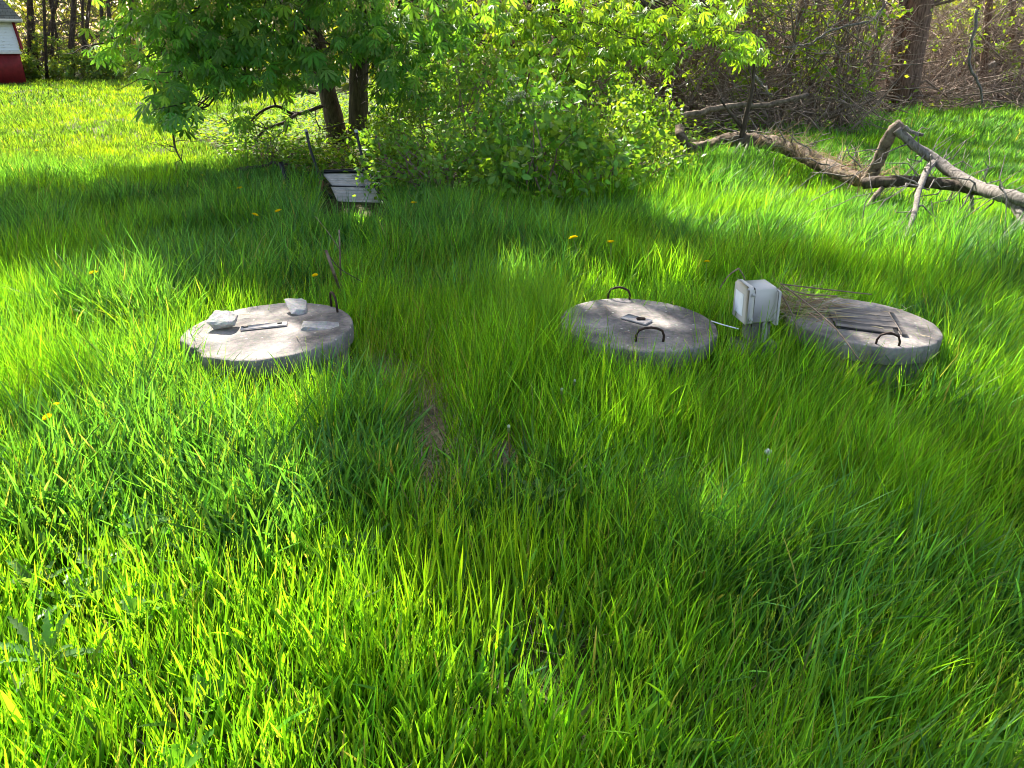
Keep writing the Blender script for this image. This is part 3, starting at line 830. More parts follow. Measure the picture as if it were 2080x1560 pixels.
#==OBJECTS==
# ------------------------------------------------------------------ fallen tree on the right
def fallen():
    pts = [(1400, 300, .2), (1440, 296, .22), (1490, 283, .34), (1550, 287, .34), (1610, 303, .3), (1660, 328, .25), (1710, 352, .22), (1765, 367, .22), (1800, 373, .2)]
    P = smoothpath([aty(1380, 258, 11.1), aty(1384, 278, 10.9)] + [at(*p) for p in pts], 6)
    base = P[20].copy(); base[2] = 0
    e = empty('fallen_tree', base, 'long fallen tree trunk lying bent across the grass with forked broken limbs', 'fallen tree')
    k = len(P)
    b = MB(); b.tube(P, np.interp(np.linspace(0, 1, k), [0, .1, .25, .4, .6, .85, 1], [.055, .062, .072, .088, .088, .08, .045]), 16, rough=.2)
    b.build('trunk', M['deadbark'], e, base, smooth=True)
    def limb(name, pp, r0, r1, m, seg=9):
        Q = smoothpath([aty(*p) for p in pp], 5)
        bb = MB(); bb.tube(Q, np.linspace(r0, r1, len(Q)), seg, rough=.16); bb.build(name, M[m], e, base, smooth=True); return Q
    YT = float(at(1765, 366, .24)[1])
    limb('limb', [(1758, 372, YT + .0), (1775, 345, YT - .05), (1796, 300, YT - .15), (1812, 268, YT - .2), (1832, 252, YT - .25)], .066, .055, 'deadbark')
    limb('limb', [(1822, 262, 7.85), (1850, 290, 7.8), (1895, 322, 7.7), (1950, 360, 7.35), (2000, 385, 6.9), (2070, 405, 6.5), (2200, 440, 6.0)], .042, .062, 'greywood')
    limb('limb', [(1897, 328, 7.68), (1880, 352, 7.35), (1866, 390, 6.9), (1858, 430, 6.4), (1838, 484, 5.85)], .034, .018, 'greywood')
    limb('limb', [(2050, 402, 6.6), (2072, 430, 6.45), (2082, 470, 6.2), (2100, 520, 5.7)], .055, .035, 'greywood')
    Q = smoothpath([at(1755, 372, .24), at(1830, 368, .3), at(1900, 372, .32), at(1970, 382, .32), at(2060, 402, .32), at(2200, 430, .32)], 5)
    bb = MB(); bb.tube(Q, np.linspace(.06, .045, len(Q)), 9, rough=.12); bb.build('limb', M['bark'], e, base, smooth=True)
    limb('stub', [(1972, 385, 7.2), (1975, 420, 7.15), (1973, 452, 7.1)], .018, .012, 'greywood')
    limb('stub', [(1838, 258, 7.8), (1852, 268, 7.75), (1876, 275, 7.7)], .022, .014, 'greywood')
    limb('stub', [(1800, 372, 7.9), (1775, 400, 7.6), (1760, 420, 7.4)], .028, .012, 'deadbark')
    limb('dead_branch', [(1497, 300, 10.8), (1508, 268, 10.75), (1518, 225, 10.7), (1528, 180, 10.7), (1532, 130, 10.7)], .045, .016, 'bark')
    limb('dead_branch', [(1510, 262, 10.75), (1480, 225, 10.7), (1462, 200, 10.7)], .025, .010, 'bark')
    limb('dead_branch', [(1505, 290, 10.7), (1480, 330, 10.0), (1455, 370, 9.0)], .02, .010, 'greywood')
    limb('dead_branch', [(1520, 290, 10.7), (1500, 335, 9.8), (1468, 392, 8.6)], .02, .010, 'greywood')
    limb('dead_branch', [(1530, 292, 10.7), (1560, 330, 10.2), (1580, 352, 9.9)], .02, .010, 'greywood')
    b = MB()
    for (px, py, y) in [(1850, 290, 7.8), (1880, 310, 7.75), (1910, 335, 7.6), (1950, 360, 7.35), (1980, 372, 7.0), (2020, 390, 6.8), (2050, 400, 6.6), (1870, 380, 7.0), (1860, 420, 6.5), (1880, 352, 7.35), (1800, 300, YT - .15), (1920, 374, 7.5), (1990, 386, 7.2)]:
        for t in range(3):
            s = aty(px, py, y); q = s + rdir(1)[0] * np.array([.45, .25, .30]) + [0, 0, -.05]
            b.tube(curve(s, q, 5, 0, .09), np.linspace(.009, .003, 5), 5, False)
    for i in range(46):
        s = P[rng.integers(22, 54)] + np.array([0, 0, .05]); q = s + rdir(1)[0] * np.array([.5, .5, .3])
        q[2] = max(q[2], .05)
        b.tube(curve(s, q, 4, 0, .06), np.linspace(.010, .004, 4), 4, False)
    b.build('twigs', M['greywood'], e, base)
    # loose fibres hanging off the trunk
    b = MB(); n = 450
    j = rng.integers(30, 60, n); s = P[j] + np.stack([rng.normal(size=n) * .10, rng.normal(size=n) * .10, .05 + rng.random(n) * .12], 1)
    d = rdir(n); d[:, 2] -= .5
    b.scatter(np.array([(-.012, 0, 0), (.012, 0, 0), (.006, .5, .03), (-.006, .5, .03), (0, 1, -.05)]), [(0, 1, 2, 3)], [(3, 2, 4)], s, d, rdir(n), .22 + .2 * rng.random(n), cvar((.34, .26, .16), n, .3))
    b.build('bark_fibre', M['straw'], e, base)
fallen()

# ------------------------------------------------------------------ logs of the brush pile
def log(name, pp, r0, r1, m, label, cat='log', group=None, twigs=0):
    if pp[0][2] > 14 and name != 'branch':      # the brush pile stands well back
        pp = [(a, c, y * 1.33) for a, c, y in pp]; r0, r1 = r0 * 1.25, r1 * 1.25
    Q = smoothpath([aty(*p) for p in pp], 5) ; Q[1:-1] += rng.normal(size=(len(Q) - 2, 3)) * .012; base = Q[0].copy()
    b = MB(); b.tube(Q, np.linspace(r0, r1, len(Q)), 9, rough=.09)
    for i in range(twigs):
        s = Q[rng.integers(2, len(Q))]; q = s + rdir(1)[0] * np.array([.8, .5, .6])
        B = curve(s, q, 5, 0, .08); b.tube(B, np.linspace(r1 * .4, .004, 5), 5, False)
        for t in range(3): b.tube(curve(B[rng.integers(1, 5)], q + rng.normal(size=3) * .3, 4, 0, .08), np.linspace(.007, .003, 4), 4, False)
    o = b.build(name, M[m], None, base, smooth=True)
    return tag(o, label, cat, group)
log('log', [(1378, 236, 12.2), (1420, 228, 12.4), (1480, 215, 12.8), (1560, 212, 13.2), (1640, 192, 13.5)], .05, .035, 'deadbark', 'dark log lying above the broken root end of the fallen trunk')
log('log', [(1560, 236, 15.5), (1660, 212, 16.2), (1740, 200, 16.5), (1850, 196, 16.8), (1960, 200, 16.8), (2090, 196, 16.8)], .10, .09, 'deadbark', 'long low log along the front foot of the brush pile', twigs=8)
log('log', [(1840, 198, 16.0), (1900, 186, 16.0), (1960, 160, 16.0), (2022, 128, 16.0)], .075, .055, 'greywood', 'pale bare log slanting up to the right in the brush pile')
log('log', [(1780, 215, 15.8), (1860, 205, 15.9), (1960, 212, 16.0), (2090, 216, 16.0)], .05, .04, 'deadbark', 'thin brown log at the grass edge of the brush pile')
for i, pp in enumerate([[(1880, 195, 17.2), (1960, 130, 17.5), (2030, 85, 17.6), (2100, 40, 17.6)], [(1905, 200, 17.0), (1990, 165, 17.1), (2100, 112, 17.2)], [(1930, 195, 17.4), (1990, 110, 17.6), (2060, 20, 17.8)], [(1960, 200, 16.6), (2020, 180, 16.7), (2100, 150, 16.7)], [(1890, 160, 17.8), (1980, 118, 17.8), (2100, 128, 17.8)], [(2000, 205, 16.6), (2050, 120, 17), (2075, 40, 17.2)], [(1900, 110, 18), (1980, 90, 18), (2100, 70, 18)]]):
    log('leaning_trunk', pp, .085, .045, 'bark', 'dark dead trunk leaning to the right in the brush pile', 'dead trunk', 'dark leaning trunks of the brush pile', twigs=26)
log('branch', [(1985, 20, 15), (1975, 80, 15), (1970, 130, 15), (1990, 175, 15), (1995, 210, 15)], .03, .02, 'greywood', 'pale crooked hanging branch before the dark leaning trunks', 'branch')
log('branch', [(1528, 152, 11.8), (1548, 172, 11.7), (1568, 192, 11.6)], .022, .014, 'greywood', 'short pale broken stick beside the dark upright dead branch', 'branch')
log('branch', [(765, 275, 9.9), (778, 310, 9.6), (800, 332, 9.3), (838, 352, 8.9), (862, 372, 8.7), (866, 400, 8.5)], .014, .020, 'twig', 'thin bare branch arching down in the bushes right of the upturned chair', 'branch', twigs=3)
log('branch', [(480, 345, 9.3), (520, 338, 9.4), (560, 330, 9.5), (590, 334, 9.6)], .022, .012, 'darktwig', 'short dark branch on the ground left of the lone black bar', 'branch')
log('branch', [(1800, 5, 13), (1770, 40, 13), (1690, 62, 13), (1640, 90, 13), (1590, 95, 13)], .02, .012, 'greywood', 'grey bare branch arching in front of the cedar trunk', 'branch', twigs=6)

# ------------------------------------------------------------------ round concrete covers
def slab(R_, th, notch=None, seed=0, seg=96, rag=.006):
    b = MB()
    a = np.arange(seg) * 2 * math.pi / seg
    rr = R_ * (1 + rag * (fbm(np.cos(a) * 6 + 20, np.sin(a) * 6 + 20, seed) - .5) * 2)
    if notch:
        for a0, w, dep in notch:
            dd = np.abs((a - a0 + math.pi) % (2 * math.pi) - math.pi)
            rr -= np.clip(1 - dd / w, 0, 1) ** .7 * dep * (0.8 + .4 * rng.random(seg))
    rings = [(0, .0), (.35, .0), (.7, .0), (.95, .0), (.992, -.001), (1.0, -.006), (1.003, -.03), (1.0, -th * .5), (.995, -th + .008), (.98, -th)]
    V = [(0, 0, 0)]
    for q, z in rings[1:]:
        jz = (fbm(np.cos(a) * q * 5 + 9, np.sin(a) * q * 5 + 9, seed + 3) - .5) * .006
        jr = 1 + (.006 * (rng.random(seg) - .5) if z < -.005 else 0)
        V += list(zip(np.cos(a) * rr * q * jr, np.sin(a) * rr * q * jr, z + jz))
    Q = []; T = [(0, 1 + i, 1 + (i + 1) % seg) for i in range(seg)]
    for k in range(len(rings) - 2):
        for i in range(seg):
            j = (i + 1) % seg; o = 1 + k * seg
            Q.append((o + i, o + seg + i, o + seg + j, o + j))
    n = len(V); V.append((0, 0, -th)); o = 1 + (len(rings) - 2) * seg
    T += [(n, o + (i + 1) % seg, o + i) for i in range(seg)]
    b.add(V, Q, T)
    return b
def handle(c, w, h, yaw, e, name='handle', r=.008):
    """U of bent bar, local coordinates"""
    pts = []
    k = .035
    prof = [(-w / 2, -.03), (-w / 2, h - k), (-w / 2 + k * .3, h - k * .3), (-w / 2 + k, h), (0, h + .004), (w / 2 - k, h), (w / 2 - k * .3, h - k * .3), (w / 2, h - k), (w / 2, -.03)]
    for x, z in prof: pts.append((c[0] + x * math.cos(yaw), c[1] + x * math.sin(yaw), c[2] + z))
    b = MB(); b.tube(pts, r, 8); return b.build(name, M['rebar'], e, smooth=True)
def cover(i, label, tilt, notch=None):
    c = LID[i].copy(); Rr = LIDR[i]
    e = empty('manhole_cover', (c[0], c[1], 0), label, 'well cover', 'round concrete covers in the grass')
    e.rotation_euler = (R(tilt[0]), R(tilt[1]), 0)
    b = slab(Rr, .09, notch, 10 + i)
    for v in b.V: v[:, 2] += TOPZ
    b.build('lid', M['concrete'], e, smooth=False)
    # ribbed riser ring below
    b = MB(); seg = 120; a = np.arange(seg) * 2 * math.pi / seg
    r = (Rr - .045) + .006 * np.sign(np.sin(a * 30))
    V = []
    for z in (-.05, TOPZ - .0905):
        V += list(zip(np.cos(a) * r, np.sin(a) * r, np.full(seg, z)))
    b.add(V, [(k, (k + 1) % seg, seg + (k + 1) % seg, seg + k) for k in range(seg)])
    b.build('riser_ring', M['riser'], e)
    return e, c
def loc_on(i, px, py, z=None):
    p = at(px, py, TOPZ if z is None else z); return (p[0] - LID[i][0], p[1] - LID[i][1], TOPZ)
e0, c0 = cover(0, 'cracked round concrete cover with a chipped edge and three stones on it', (0.5, -2.0), [(R(222), .30, .055), (R(205), .15, .03), (R(248), .5, .02)])
p = loc_on(0, 684, 632); handle(p, .11, .085, R(-62), e0, r=.006)
b = MB(); q = loc_on(0, 541, 664); rot = Euler((0, 0, R(14)))
b.box((q[0], q[1], TOPZ + .006), (.22, .05, .010), rot, .002)
pl = b.build('metal_strap', M['plate'], e0)
b = MB()
for dx in (-.085, .075):
    cx, sx = math.cos(R(14)), math.sin(R(14)); b.box((q[0] + dx * cx, q[1] + dx * sx, TOPZ + .0125), (.022, .016, .003), rot)
b.build('bolt_slot_shade', M['gap_shade'], pl)  # black chips on top of the strap, painted shade of its slots
e1, c1 = cover(1, 'round concrete cover with two bent bar handles and a small metal plate, in the middle', (0.5, 2.0), [(R(252), .07, .014), (R(300), .05, .010), (R(200), .09, .012)])
handle(loc_on(1, 1253, 608), .115, .06, R(-8), e1, r=.006); handle(loc_on(1, 1315, 692), .13, .065, R(2), e1, r=.006)
q = loc_on(1, 1289, 651); b = MB(); rot = Euler((0, 0, R(-38)))
b.box((q[0], q[1], TOPZ + .006), (.14, .075, .009), rot, .002); pl = b.build('metal_plate', M['plate'], e1)
b = MB(); b.box((q[0] + .018, q[1] - .015, TOPZ + .0165), (.045, .02, .012), Euler((0, 0, R(5))), .004); b.build('latch', M['rebar'], pl)
e2, c2 = cover(2, 'round concrete cover with an inset of weathered boards, beside the plastic box', (0.5, 2.5), [(R(262), .06, .012), (R(318), .08, .012)])
handle(loc_on(2, 1797, 699), .10, .055, R(-10), e2, r=.0055)
# boards let into the top
ya = R(-14); ux, uy = np.array([math.cos(ya), math.sin(ya)]), np.array([-math.sin(ya), math.cos(ya)])
ctr = np.array(loc_on(2, 1745, 652)[:2])
b = MB(); b.box((*ctr, TOPZ + .004), (.29, .325, .006), Euler((0, 0, ya)), .001); gap_slab = b.build('board_gap_shade', M['gap_shade'], e2)  # flat black slab under the boards, painted shade of their gaps
for k in range(4):
    o = ctr + uy * (-.125 + k * .082) + ux * (.0 if k else -.01)
    b = MB(); b.box((*o, TOPZ + .0115), (.30 - (.03 if k == 0 else 0), .074 if k else .062, .008), Euler((R(5 if k == 0 else 0), R(2 if k == 0 else 0), ya)), .002); b.build('board', M['boards'], e2)
b = MB(); o = ctr + ux * .165; b.box((*o, TOPZ + .009), (.026, .33, .012), Euler((0, 0, ya)), .002); b.build('batten', M['boards'], e2)

# ------------------------------------------------------------------ stones on the left cover
def rock(center, size, seed, label, rot=(0, 0, 0), npts=20):
    r2 = np.random.default_rng(seed)
    P = (r2.random((npts, 3)) - .5); P = np.sign(P) * np.abs(P * 2) ** .6 / 2 * np.asarray(size)
    bm = bmesh.new()
    for p in P: bm.verts.new(p)
    h_ = bmesh.ops.convex_hull(bm, input=bm.verts)
    bmesh.ops.delete(bm, geom=list({v for v in h_['geom_interior'] + h_['geom_unused'] if isinstance(v, bmesh.types.BMVert)}), context='VERTS')
    bmesh.ops.triangulate(bm, faces=bm.faces)
    bmesh.ops.subdivide_edges(bm, edges=bm.edges, cuts=3, use_grid_fill=True)
    for v in bm.verts:
        c = np.array(v.co); f = float(vnoise(np.array([c[0] * 60 + seed]), np.array([c[1] * 60 + c[2] * 47]), seed)[0]) - .5
        v.co += v.co.normalized() * f * .009
    bm.transform(Euler(rot).to_matrix().to_4x4())
    zmin = min(v.co.z for v in bm.verts)
    for v in bm.verts: v.co.z -= zmin + .004
    me = bpy.data.meshes.new('stone'); bm.to_mesh(me); bm.free(); me.materials.append(M['stone'])
    o = bpy.data.objects.new('stone', me); SC.collection.objects.link(o); o.location = [float(v) for v in center]
    return tag(o, label, 'stone', 'stones lying on the left concrete cover')
rock(at(455, 662, TOPZ), (.15, .13, .05), 3, 'pale blocky concrete lump, the brightest of the stones on the chipped cover', (R(22), R(-5), R(-8)), 26)
rock(at(652, 666, TOPZ), (.19, .11, .03), 8, 'flat pitted grey stone lying low on the chipped cover near its right front', (0, 0, R(5)), 24)
rock(at(600, 634, TOPZ), (.13, .15, .035), 14, 'tilted thin grey stone slab propped near the back edge of the chipped cover', (R(9), R(12), R(20)), 18)
b = MB(); pc = at(1561, 918, .20)
b.box(pc, (.028, .02, .022), Euler((.4, .5, .3)), .006); b.tube([pc, pc * [1, 1, 0]], .002, 4)
tag(b.build('paper_scrap', M['label'], None, pc), 'tiny crumpled white paper scrap caught in the shaded grass', 'litter')

# ------------------------------------------------------------------ plastic junction box on its post
def jbox():
    y = 3.50
    c = aty(1540, 612, y); zc = c[2]
    base = np.array([c[0], c[1], 0])
    e = empty('junction_box', base, 'pale grey plastic electrical box with a labelled door on a short post between two covers', 'electrical box')
    yaw = R(7)       # local -X = door side
    e.rotation_euler = (0, R(-1.5), yaw - R(0))
    # local frame: door faces -X, wide side faces -Y
    Wd, Dp, Ht = .128, .142, .172      # along x, along y, height
    b = MB(); b.box((.012, 0, zc), (Wd - .012, Dp, Ht), None, .008); b.build('housing', M['plastic'], e)
    b = MB(); b.box((-Wd / 2 + .004, 0, zc + .001), (.046, Dp + .014, Ht + .014), None, .012); d = b.build('door', M['plastic'], e)
    b = MB(); b.box((-Wd / 2 - .0195, 0, zc - .0), (.003, Dp * .66, Ht * .62), None, .001); b.build('label', M['label'], d)
    b = MB(); b.box((-Wd / 2 + .012, -Dp / 2 - .010, zc + .06), (.018, .008, .014), None, .002); b.box((-Wd / 2 + .012, -Dp / 2 - .010, zc - .06), (.018, .008, .014), None, .002); b.build('latch', M['plastic2'], d)
    b = MB(); b.box((Wd / 2 + .008, -.005, zc - .012), (.018, Dp + .03, Ht - .005), None, .004); b.build('back_plate', M['plastic2'], e)
    zb = zc - Ht / 2
    b = MB(); b.box((.015, .0, zb / 2 - .03), (.10, .10, zb + .05), None, .006); b.build('post', M['riser'], e)
    b = MB(); b.box((.0, -.02, zb * .35), (.20, .14, zb * .7), None, .012); b.build('footing', M['concrete'], e)
    b = MB(); b.tube([(.03, -.055, zb + .005), (.03, -.06, zb - .05), (.03, -.065, 0)], .012, 8); b.build('conduit', M['plastic2'], e, smooth=True)
jbox()
def stick(name, pts, r0, r1, m, label, cat, group=None, tw=None):
    P = smoothpath(pts, 4); b = MB(); b.tube(P, np.linspace(r0, r1, len(P)), 6)
    for t in (tw or []): b.tube(smoothpath(t, 3), .0025, 4)
    return tag(b.build(name, M[m], None, P[0]), label, cat, group)
stick('strand', [aty(1445, 652, 3.5), aty(1470, 660, 3.45), aty(1500, 668, 3.4)], .0028, .0028, 'label', 'thin white pipe running from the middle cover to the plastic box', 'strand')

# dry stalks on and beside the right cover
GS = 'dry stalks lying over the board-topped cover'
for n_, (pp, lb) in enumerate([
        ([(1585, 577, 3.75), (1680, 588, 3.8), (1770, 598, 3.95)], 'long pale dry stalk lying along the back edge of the board-topped cover'),
        ([(1592, 580, 3.7), (1650, 625, 3.5), (1700, 670, 3.3), (1745, 730, 3.1)], 'long pale dry stalk slanting down over the front of the board-topped cover'),
        ([(1590, 586, 3.72), (1640, 598, 3.72), (1700, 602, 3.8)], 'short dry stalk just behind the boards of the right cover'),
        ([(1500, 545, 3.9), (1480, 560, 3.85), (1462, 585, 3.8)], 'bent dry stem sticking up left of the plastic box top'),
        ([(1500, 545, 3.9), (1508, 556, 3.9), (1515, 572, 3.9)], 'short dry stem forming a peak behind the plastic box'),
        ([(1580, 585, 3.6), (1610, 640, 3.5), (1625, 690, 3.4)], 'thin dry stem drooping between the plastic box and the right cover')]):
    stick('dry_stalk', [aty(*p) for p in pp], .0042, .0028, 'straw' if False else 'twig', lb, 'stalk', GS)
b = MB(); n = 420
p0 = at(1615, 625, TOPZ + .02)
P = p0 + np.stack([rng.normal(size=n) * .075, rng.normal(size=n) * .09, abs(rng.normal(size=n)) * .02], 1)
d = rdir(n) * np.array([1, .6, .18]); 
b.scatter(np.array([(-.012, 0, 0), (.012, 0, 0), (.008, .5, .05), (-.008, .5, .05), (0, 1, -.02)]), [(0, 1, 2, 3)], [(3, 2, 4)], P, d, rdir(n), .12 + .14 * rng.random(n), cvar((.36, .29, .18), n, .3))
tag(b.build('straw_heap', M['straw'], None, p0), 'matted heap of dry straw on the cover right behind the plastic box', 'straw')

b = MB()
for i in range(3):
    n = 46; a_ = rng.random(n) * 6.28; rr = np.sqrt(rng.random(n)) * LIDR[i] * .92
    P = np.stack([LID[i][0] + np.cos(a_) * rr, LID[i][1] + np.sin(a_) * rr, np.full(n, TOPZ + .014)], 1)
    b.scatter(np.array([(-.03, 0, 0), (.03, 0, 0), (.025, .5, .05), (-.025, .5, .05), (0, 1, 0)]), [(0, 1, 2, 3)], [(3, 2, 4)], P, rdir(n) * np.array([1, 1, .05]), nrm(rdir(n) * .3 + np.array([0, 0, 1])), .02 + .07 * rng.random(n) ** 2, cvar((.30, .25, .15), n, .4))
tag(b.build('dry_clippings', M['straw']), 'bits of dry grass scattered on the concrete covers', 'grass clippings', kind='stuff')

# broken stems behind the left cover
stick('broken_stem', [at(694, 600, .1), aty(680, 560, 4.1), aty(662, 508, 4.1)], .009, .008, 'twig', 'thick snapped brown stem leaning left behind the chipped cover', 'stem')
stick('broken_stem', [at(693, 592, .1), aty(691, 530, 4.25), aty(689, 467, 4.3)], .006, .005, 'twig', 'thin upright brown stem standing behind the chipped cover', 'stem')
stick('dry_twig', [aty(690, 507, 4.25), aty(665, 470, 4.3), aty(641, 440, 4.35)], .0025, .0015, 'straw' if False else 'twig', 'hair-thin pale twig slanting up left from the upright brown stem', 'twig')
stick('dry_twig', [aty(665, 515, 4.1), aty(690, 545, 4.1), aty(735, 572, 4.1)], .0035, .002, 'darktwig', 'thin dark twig crossing down right from the snapped stem', 'twig')

# ------------------------------------------------------------------ upturned garden chair
def chair():
    base = at(715, 432)
    e = empty('garden_chair', base, 'black framed garden chair tipped over with its legs in the air at the grass edge', 'chair')
    A = lambda px, py, y: aty(px, py, y)
    def panel(name, q, m, th=.018, k=9):
        q = [np.asarray(v) for v in q]
        nn = nrm(np.cross(q[1] - q[0], q[3] - q[0])); b = MB()
        for i in range(k):     # strips of the woven panel
            a0, a1 = (i + .06) / k, (i + .94) / k
            L0 = q[0] + (q[3] - q[0]) * a0; L1 = q[0] + (q[3] - q[0]) * a1
            R0 = q[1] + (q[2] - q[1]) * a0; R1 = q[1] + (q[2] - q[1]) * a1
            V = np.array([L0, R0, R1, L1, L0 - nn * th, R0 - nn * th, R1 - nn * th, L1 - nn * th])
            b.add(V, [(0, 1, 2, 3), (7, 6, 5, 4), (0, 4, 5, 1), (1, 5, 6, 2), (2, 6, 7, 3), (3, 7, 4, 0)])
        b.build(name, M[m], e, base)
    yb, ym, yf = 8.75, 8.45, 8.0
    panel('seat_panel', [A(674, 374, ym), A(756, 377, ym), A(744, 352, yb), A(656, 352, yb)], 'mesh', k=5)
    panel('back_panel', [A(700, 440, yf), A(790, 434, yf), A(760, 381, ym - .03), A(672, 379, ym - .03)], 'mesh', k=9)
    def tube(name, pts, r, m='black', n=8):
        P = smoothpath([A(*p) for p in pts], 5); b = MB(); b.tube(P, r, n); return b.build(name, M[m], e, base, smooth=True)
    l1 = tube('leg', [(622, 266, 8.85), (631, 305, 8.8), (645, 345, 8.7), (657, 380, 8.5), (672, 400, 8.3)], .016)
    l2 = tube('leg', [(724, 268, 8.9), (732, 305, 8.85), (743, 340, 8.75), (765, 385, 8.4), (776, 400, 8.25)], .016)
    for l, p in ((l1, (622, 266, 8.85)), (l2, (724, 268, 8.9))):
        q = A(*p); b = MB(); b.tube([q + [0, 0, -.01], q + [-.003, 0, .022]], .019, 8); b.build('foot_cap', M['capgrey'], l, base)
    tube('cross_bar', [(655, 349, 8.77), (700, 347, 8.79), (745, 348, 8.79)], .022)
    tube('cross_bar', [(668, 377, 8.47), (710, 379, 8.47), (752, 379, 8.47)], .016)
    tube('side_rail', [(655, 349, 8.77), (644, 375, 8.55), (655, 405, 8.2)], .022)
    tube('side_rail', [(745, 348, 8.79), (762, 378, 8.5), (782, 425, 8.02)], .018)
    b = MB(); b.box(A(652, 377, 8.48), (.05, .06, .12), Euler((.3, .2, .4)), .015); b.build('torn_padding', M['terra'], e, base)
    b = MB()
    for i in range(26):
        s = A(740 + rng.normal() * 14, 372 + rng.normal() * 14, 8.4); q = s + rng.normal(size=3) * np.array([.16, .1, .12])
        b.tube(curve(s, q, 5, .05, .08), .003, 4, False)
    b.build('frayed_straps', M['straw'], e, base)
chair()
b = MB(); P = smoothpath([aty(569, 330, 8.7), aty(578, 352, 8.65), aty(588, 378, 8.55), aty(598, 402, 8.4)], 3)
b.tube(P, .03, 4); tag(b.build('metal_bar', M['black'], None, P[-1]), 'lone flat black bar slanting up out of the grass left of the upturned chair', 'bar')

# ------------------------------------------------------------------ dandelions
def dandelion_proto():
    e = empty('dandelion', (0, 0, 0), 'x', 'flower', 'dandelions in the grass')
    b = MB(); b.tube(smoothpath([(0, 0, -.26), (.008, 0, -.12), (0, 0, 0)], 3), .0025, 5, col=(.14, .22, .05)); b.build('stem', M['leaf'], e)
    b = MB()
    for ring, (n, el, L) in enumerate([(20, 12, .021), (18, 32, .018), (14, 55, .013), (8, 78, .008)]):
        a = np.arange(n) * 2 * math.pi / n + ring * .2
        d = np.stack([np.cos(a) * math.cos(R(el)), np.sin(a) * math.cos(R(el)), np.full(n, math.sin(R(el)))], 1)
        up = np.stack([-np.cos(a) * math.sin(R(el)), -np.sin(a) * math.sin(R(el)), np.full(n, math.cos(R(el)))], 1)
        b.scatter(np.array([(-.12, 0, 0), (.12, 0, 0), (.14, .9, .02), (-.14, .9, .02), (0, 1, 0)]), [(0, 1, 2, 3)], [(3, 2, 4)], np.zeros((n, 3)), d, up, L, cvar((.92, .68, .01), n, .08, .03))
    b.build('flower_head', M['yellow'], e)
    return e
DP = dandelion_proto()
DD = [(518, 437, 'small orange-yellow dandelion left of another one below the lone black bar'), (565, 430, 'round yellow dandelion between the lone black bar and the upturned chair'), (841, 413, 'yellow dandelion in the grass right of the upturned chair'),
      (1165, 484, 'yellow dandelion in the shaded grass left of a smaller one, behind the middle cover'), (1241, 493, 'small yellow dandelion right of a bigger one, behind the middle cover'), (190, 556, 'lone yellow dandelion in the dark grass far left of the chipped cover'),
      (119, 823, 'large yellow dandelion at the left, upper one of the near pair'), (97, 848, 'large yellow dandelion at the left, lower one of the near pair'), (1436, 532, 'tiny orange dandelion bud up behind the plastic box'),
      (410, 357, 'faint yellow dandelion at the edge of the shade under the hanging buckeye branch'), (487, 383, 'small dandelion in dark grass near the weedy bushes, left of the lone black bar'), (640, 560, 'small yellow dandelion among grass blades behind the chipped cover'),
      (75, 307, 'pale yellow dandelion out on the sunny lawn')]
for i, (px, py, lb) in enumerate(DD):
    o = DP if i == 0 else copy_tree(DP)
    o.location = at(px, py, (.27 if py > 800 else .36) if py > 360 else .14); o['label'] = lb; o.rotation_euler = (R(rng.normal() * 12 + 12), R(rng.normal() * 12), rng.random() * 6)
    s = .95 if py > 800 else 1.55; s *= {1436: .6, 518: .8, 640: .6, 410: .9}.get(px, 1.0); o.scale = (s, s, s)
# closed white seed heads
sp = empty('seed_head', (0, 0, 0), 'x', 'flower', 'closed white dandelion heads'); 
b = MB(); b.tube([(0, 0, -.25), (.004, 0, -.1), (0, 0, 0)], .0025, 5, col=(.25, .18, .06)); b.build('stem', M['leaf'], sp)
b = MB(); b.tube([(0, 0, -.004), (0, 0, .006), (0, 0, .016), (0, 0, .024)], [.004, .008, .007, .003], 8, col=(.16, .22, .08)); b.build('bud', M['leaf'], sp)
b = MB(); n = 30; b.scatter(*SMALL, np.tile([[0, 0, .02]], (n, 1)), nrm(rdir(n) * .5 + np.array([0, 0, 1])), rdir(n), .016, cvar((.75, .75, .7), n, .1)); b.build('tuft', M['white'], sp)
for i, (px, py, lb) in enumerate([(1167, 783, 'closed white dandelion head on a brown stem in front of the middle cover'), (1141, 801, 'lower closed white dandelion head left of a brown-stemmed one'), (1033, 877, 'small closed white head low in the shaded middle grass')]):
    o = sp if i == 0 else copy_tree(sp); o.location = at(px, py, .24); o['label'] = lb; o.scale = (.8,) * 3

# ------------------------------------------------------------------ thistles and other weeds
def lobed_leaf(b, p, az, L, w, el, col, droop=.5, lobes=7, spin=0.0):
    k = lobes * 2 + 1
    t = np.linspace(0, 1, k)
    d = np.array([math.cos(az), math.sin(az)])
    r = L * t * math.cos(el); z = L * (t * math.sin(el) - droop * t * t * .6)
    side = np.array([-d[1], d[0]])
    prof = np.sin(np.clip(t * .92 + .08, 0, 1) * math.pi) ** .6 * w * np.where(np.arange(k) % 2 == 1, 1.0, .45); prof[-1] = 0.001
    ctr = np.stack([p[0] + d[0] * r, p[1] + d[1] * r, p[2] + z], 1)
    wv = (rng.random(k) - .3) * w * .5
    Lf = ctr + np.stack([side[0] * prof, side[1] * prof, wv + .3 * prof], 1); Rt = ctr - np.stack([side[0] * prof, side[1] * prof, -wv * .7 - .3 * prof], 1)
    V = np.stack([Lf, ctr, Rt], 1).reshape(-1, 3); Q = []
    for i in range(k - 1):
        o = i * 3; Q += [(o, o + 1, o + 4, o + 3), (o + 1, o + 2, o + 5, o + 4)]
    b.add(V, Q, None, cvar(col, 1, .2, .1)[0])
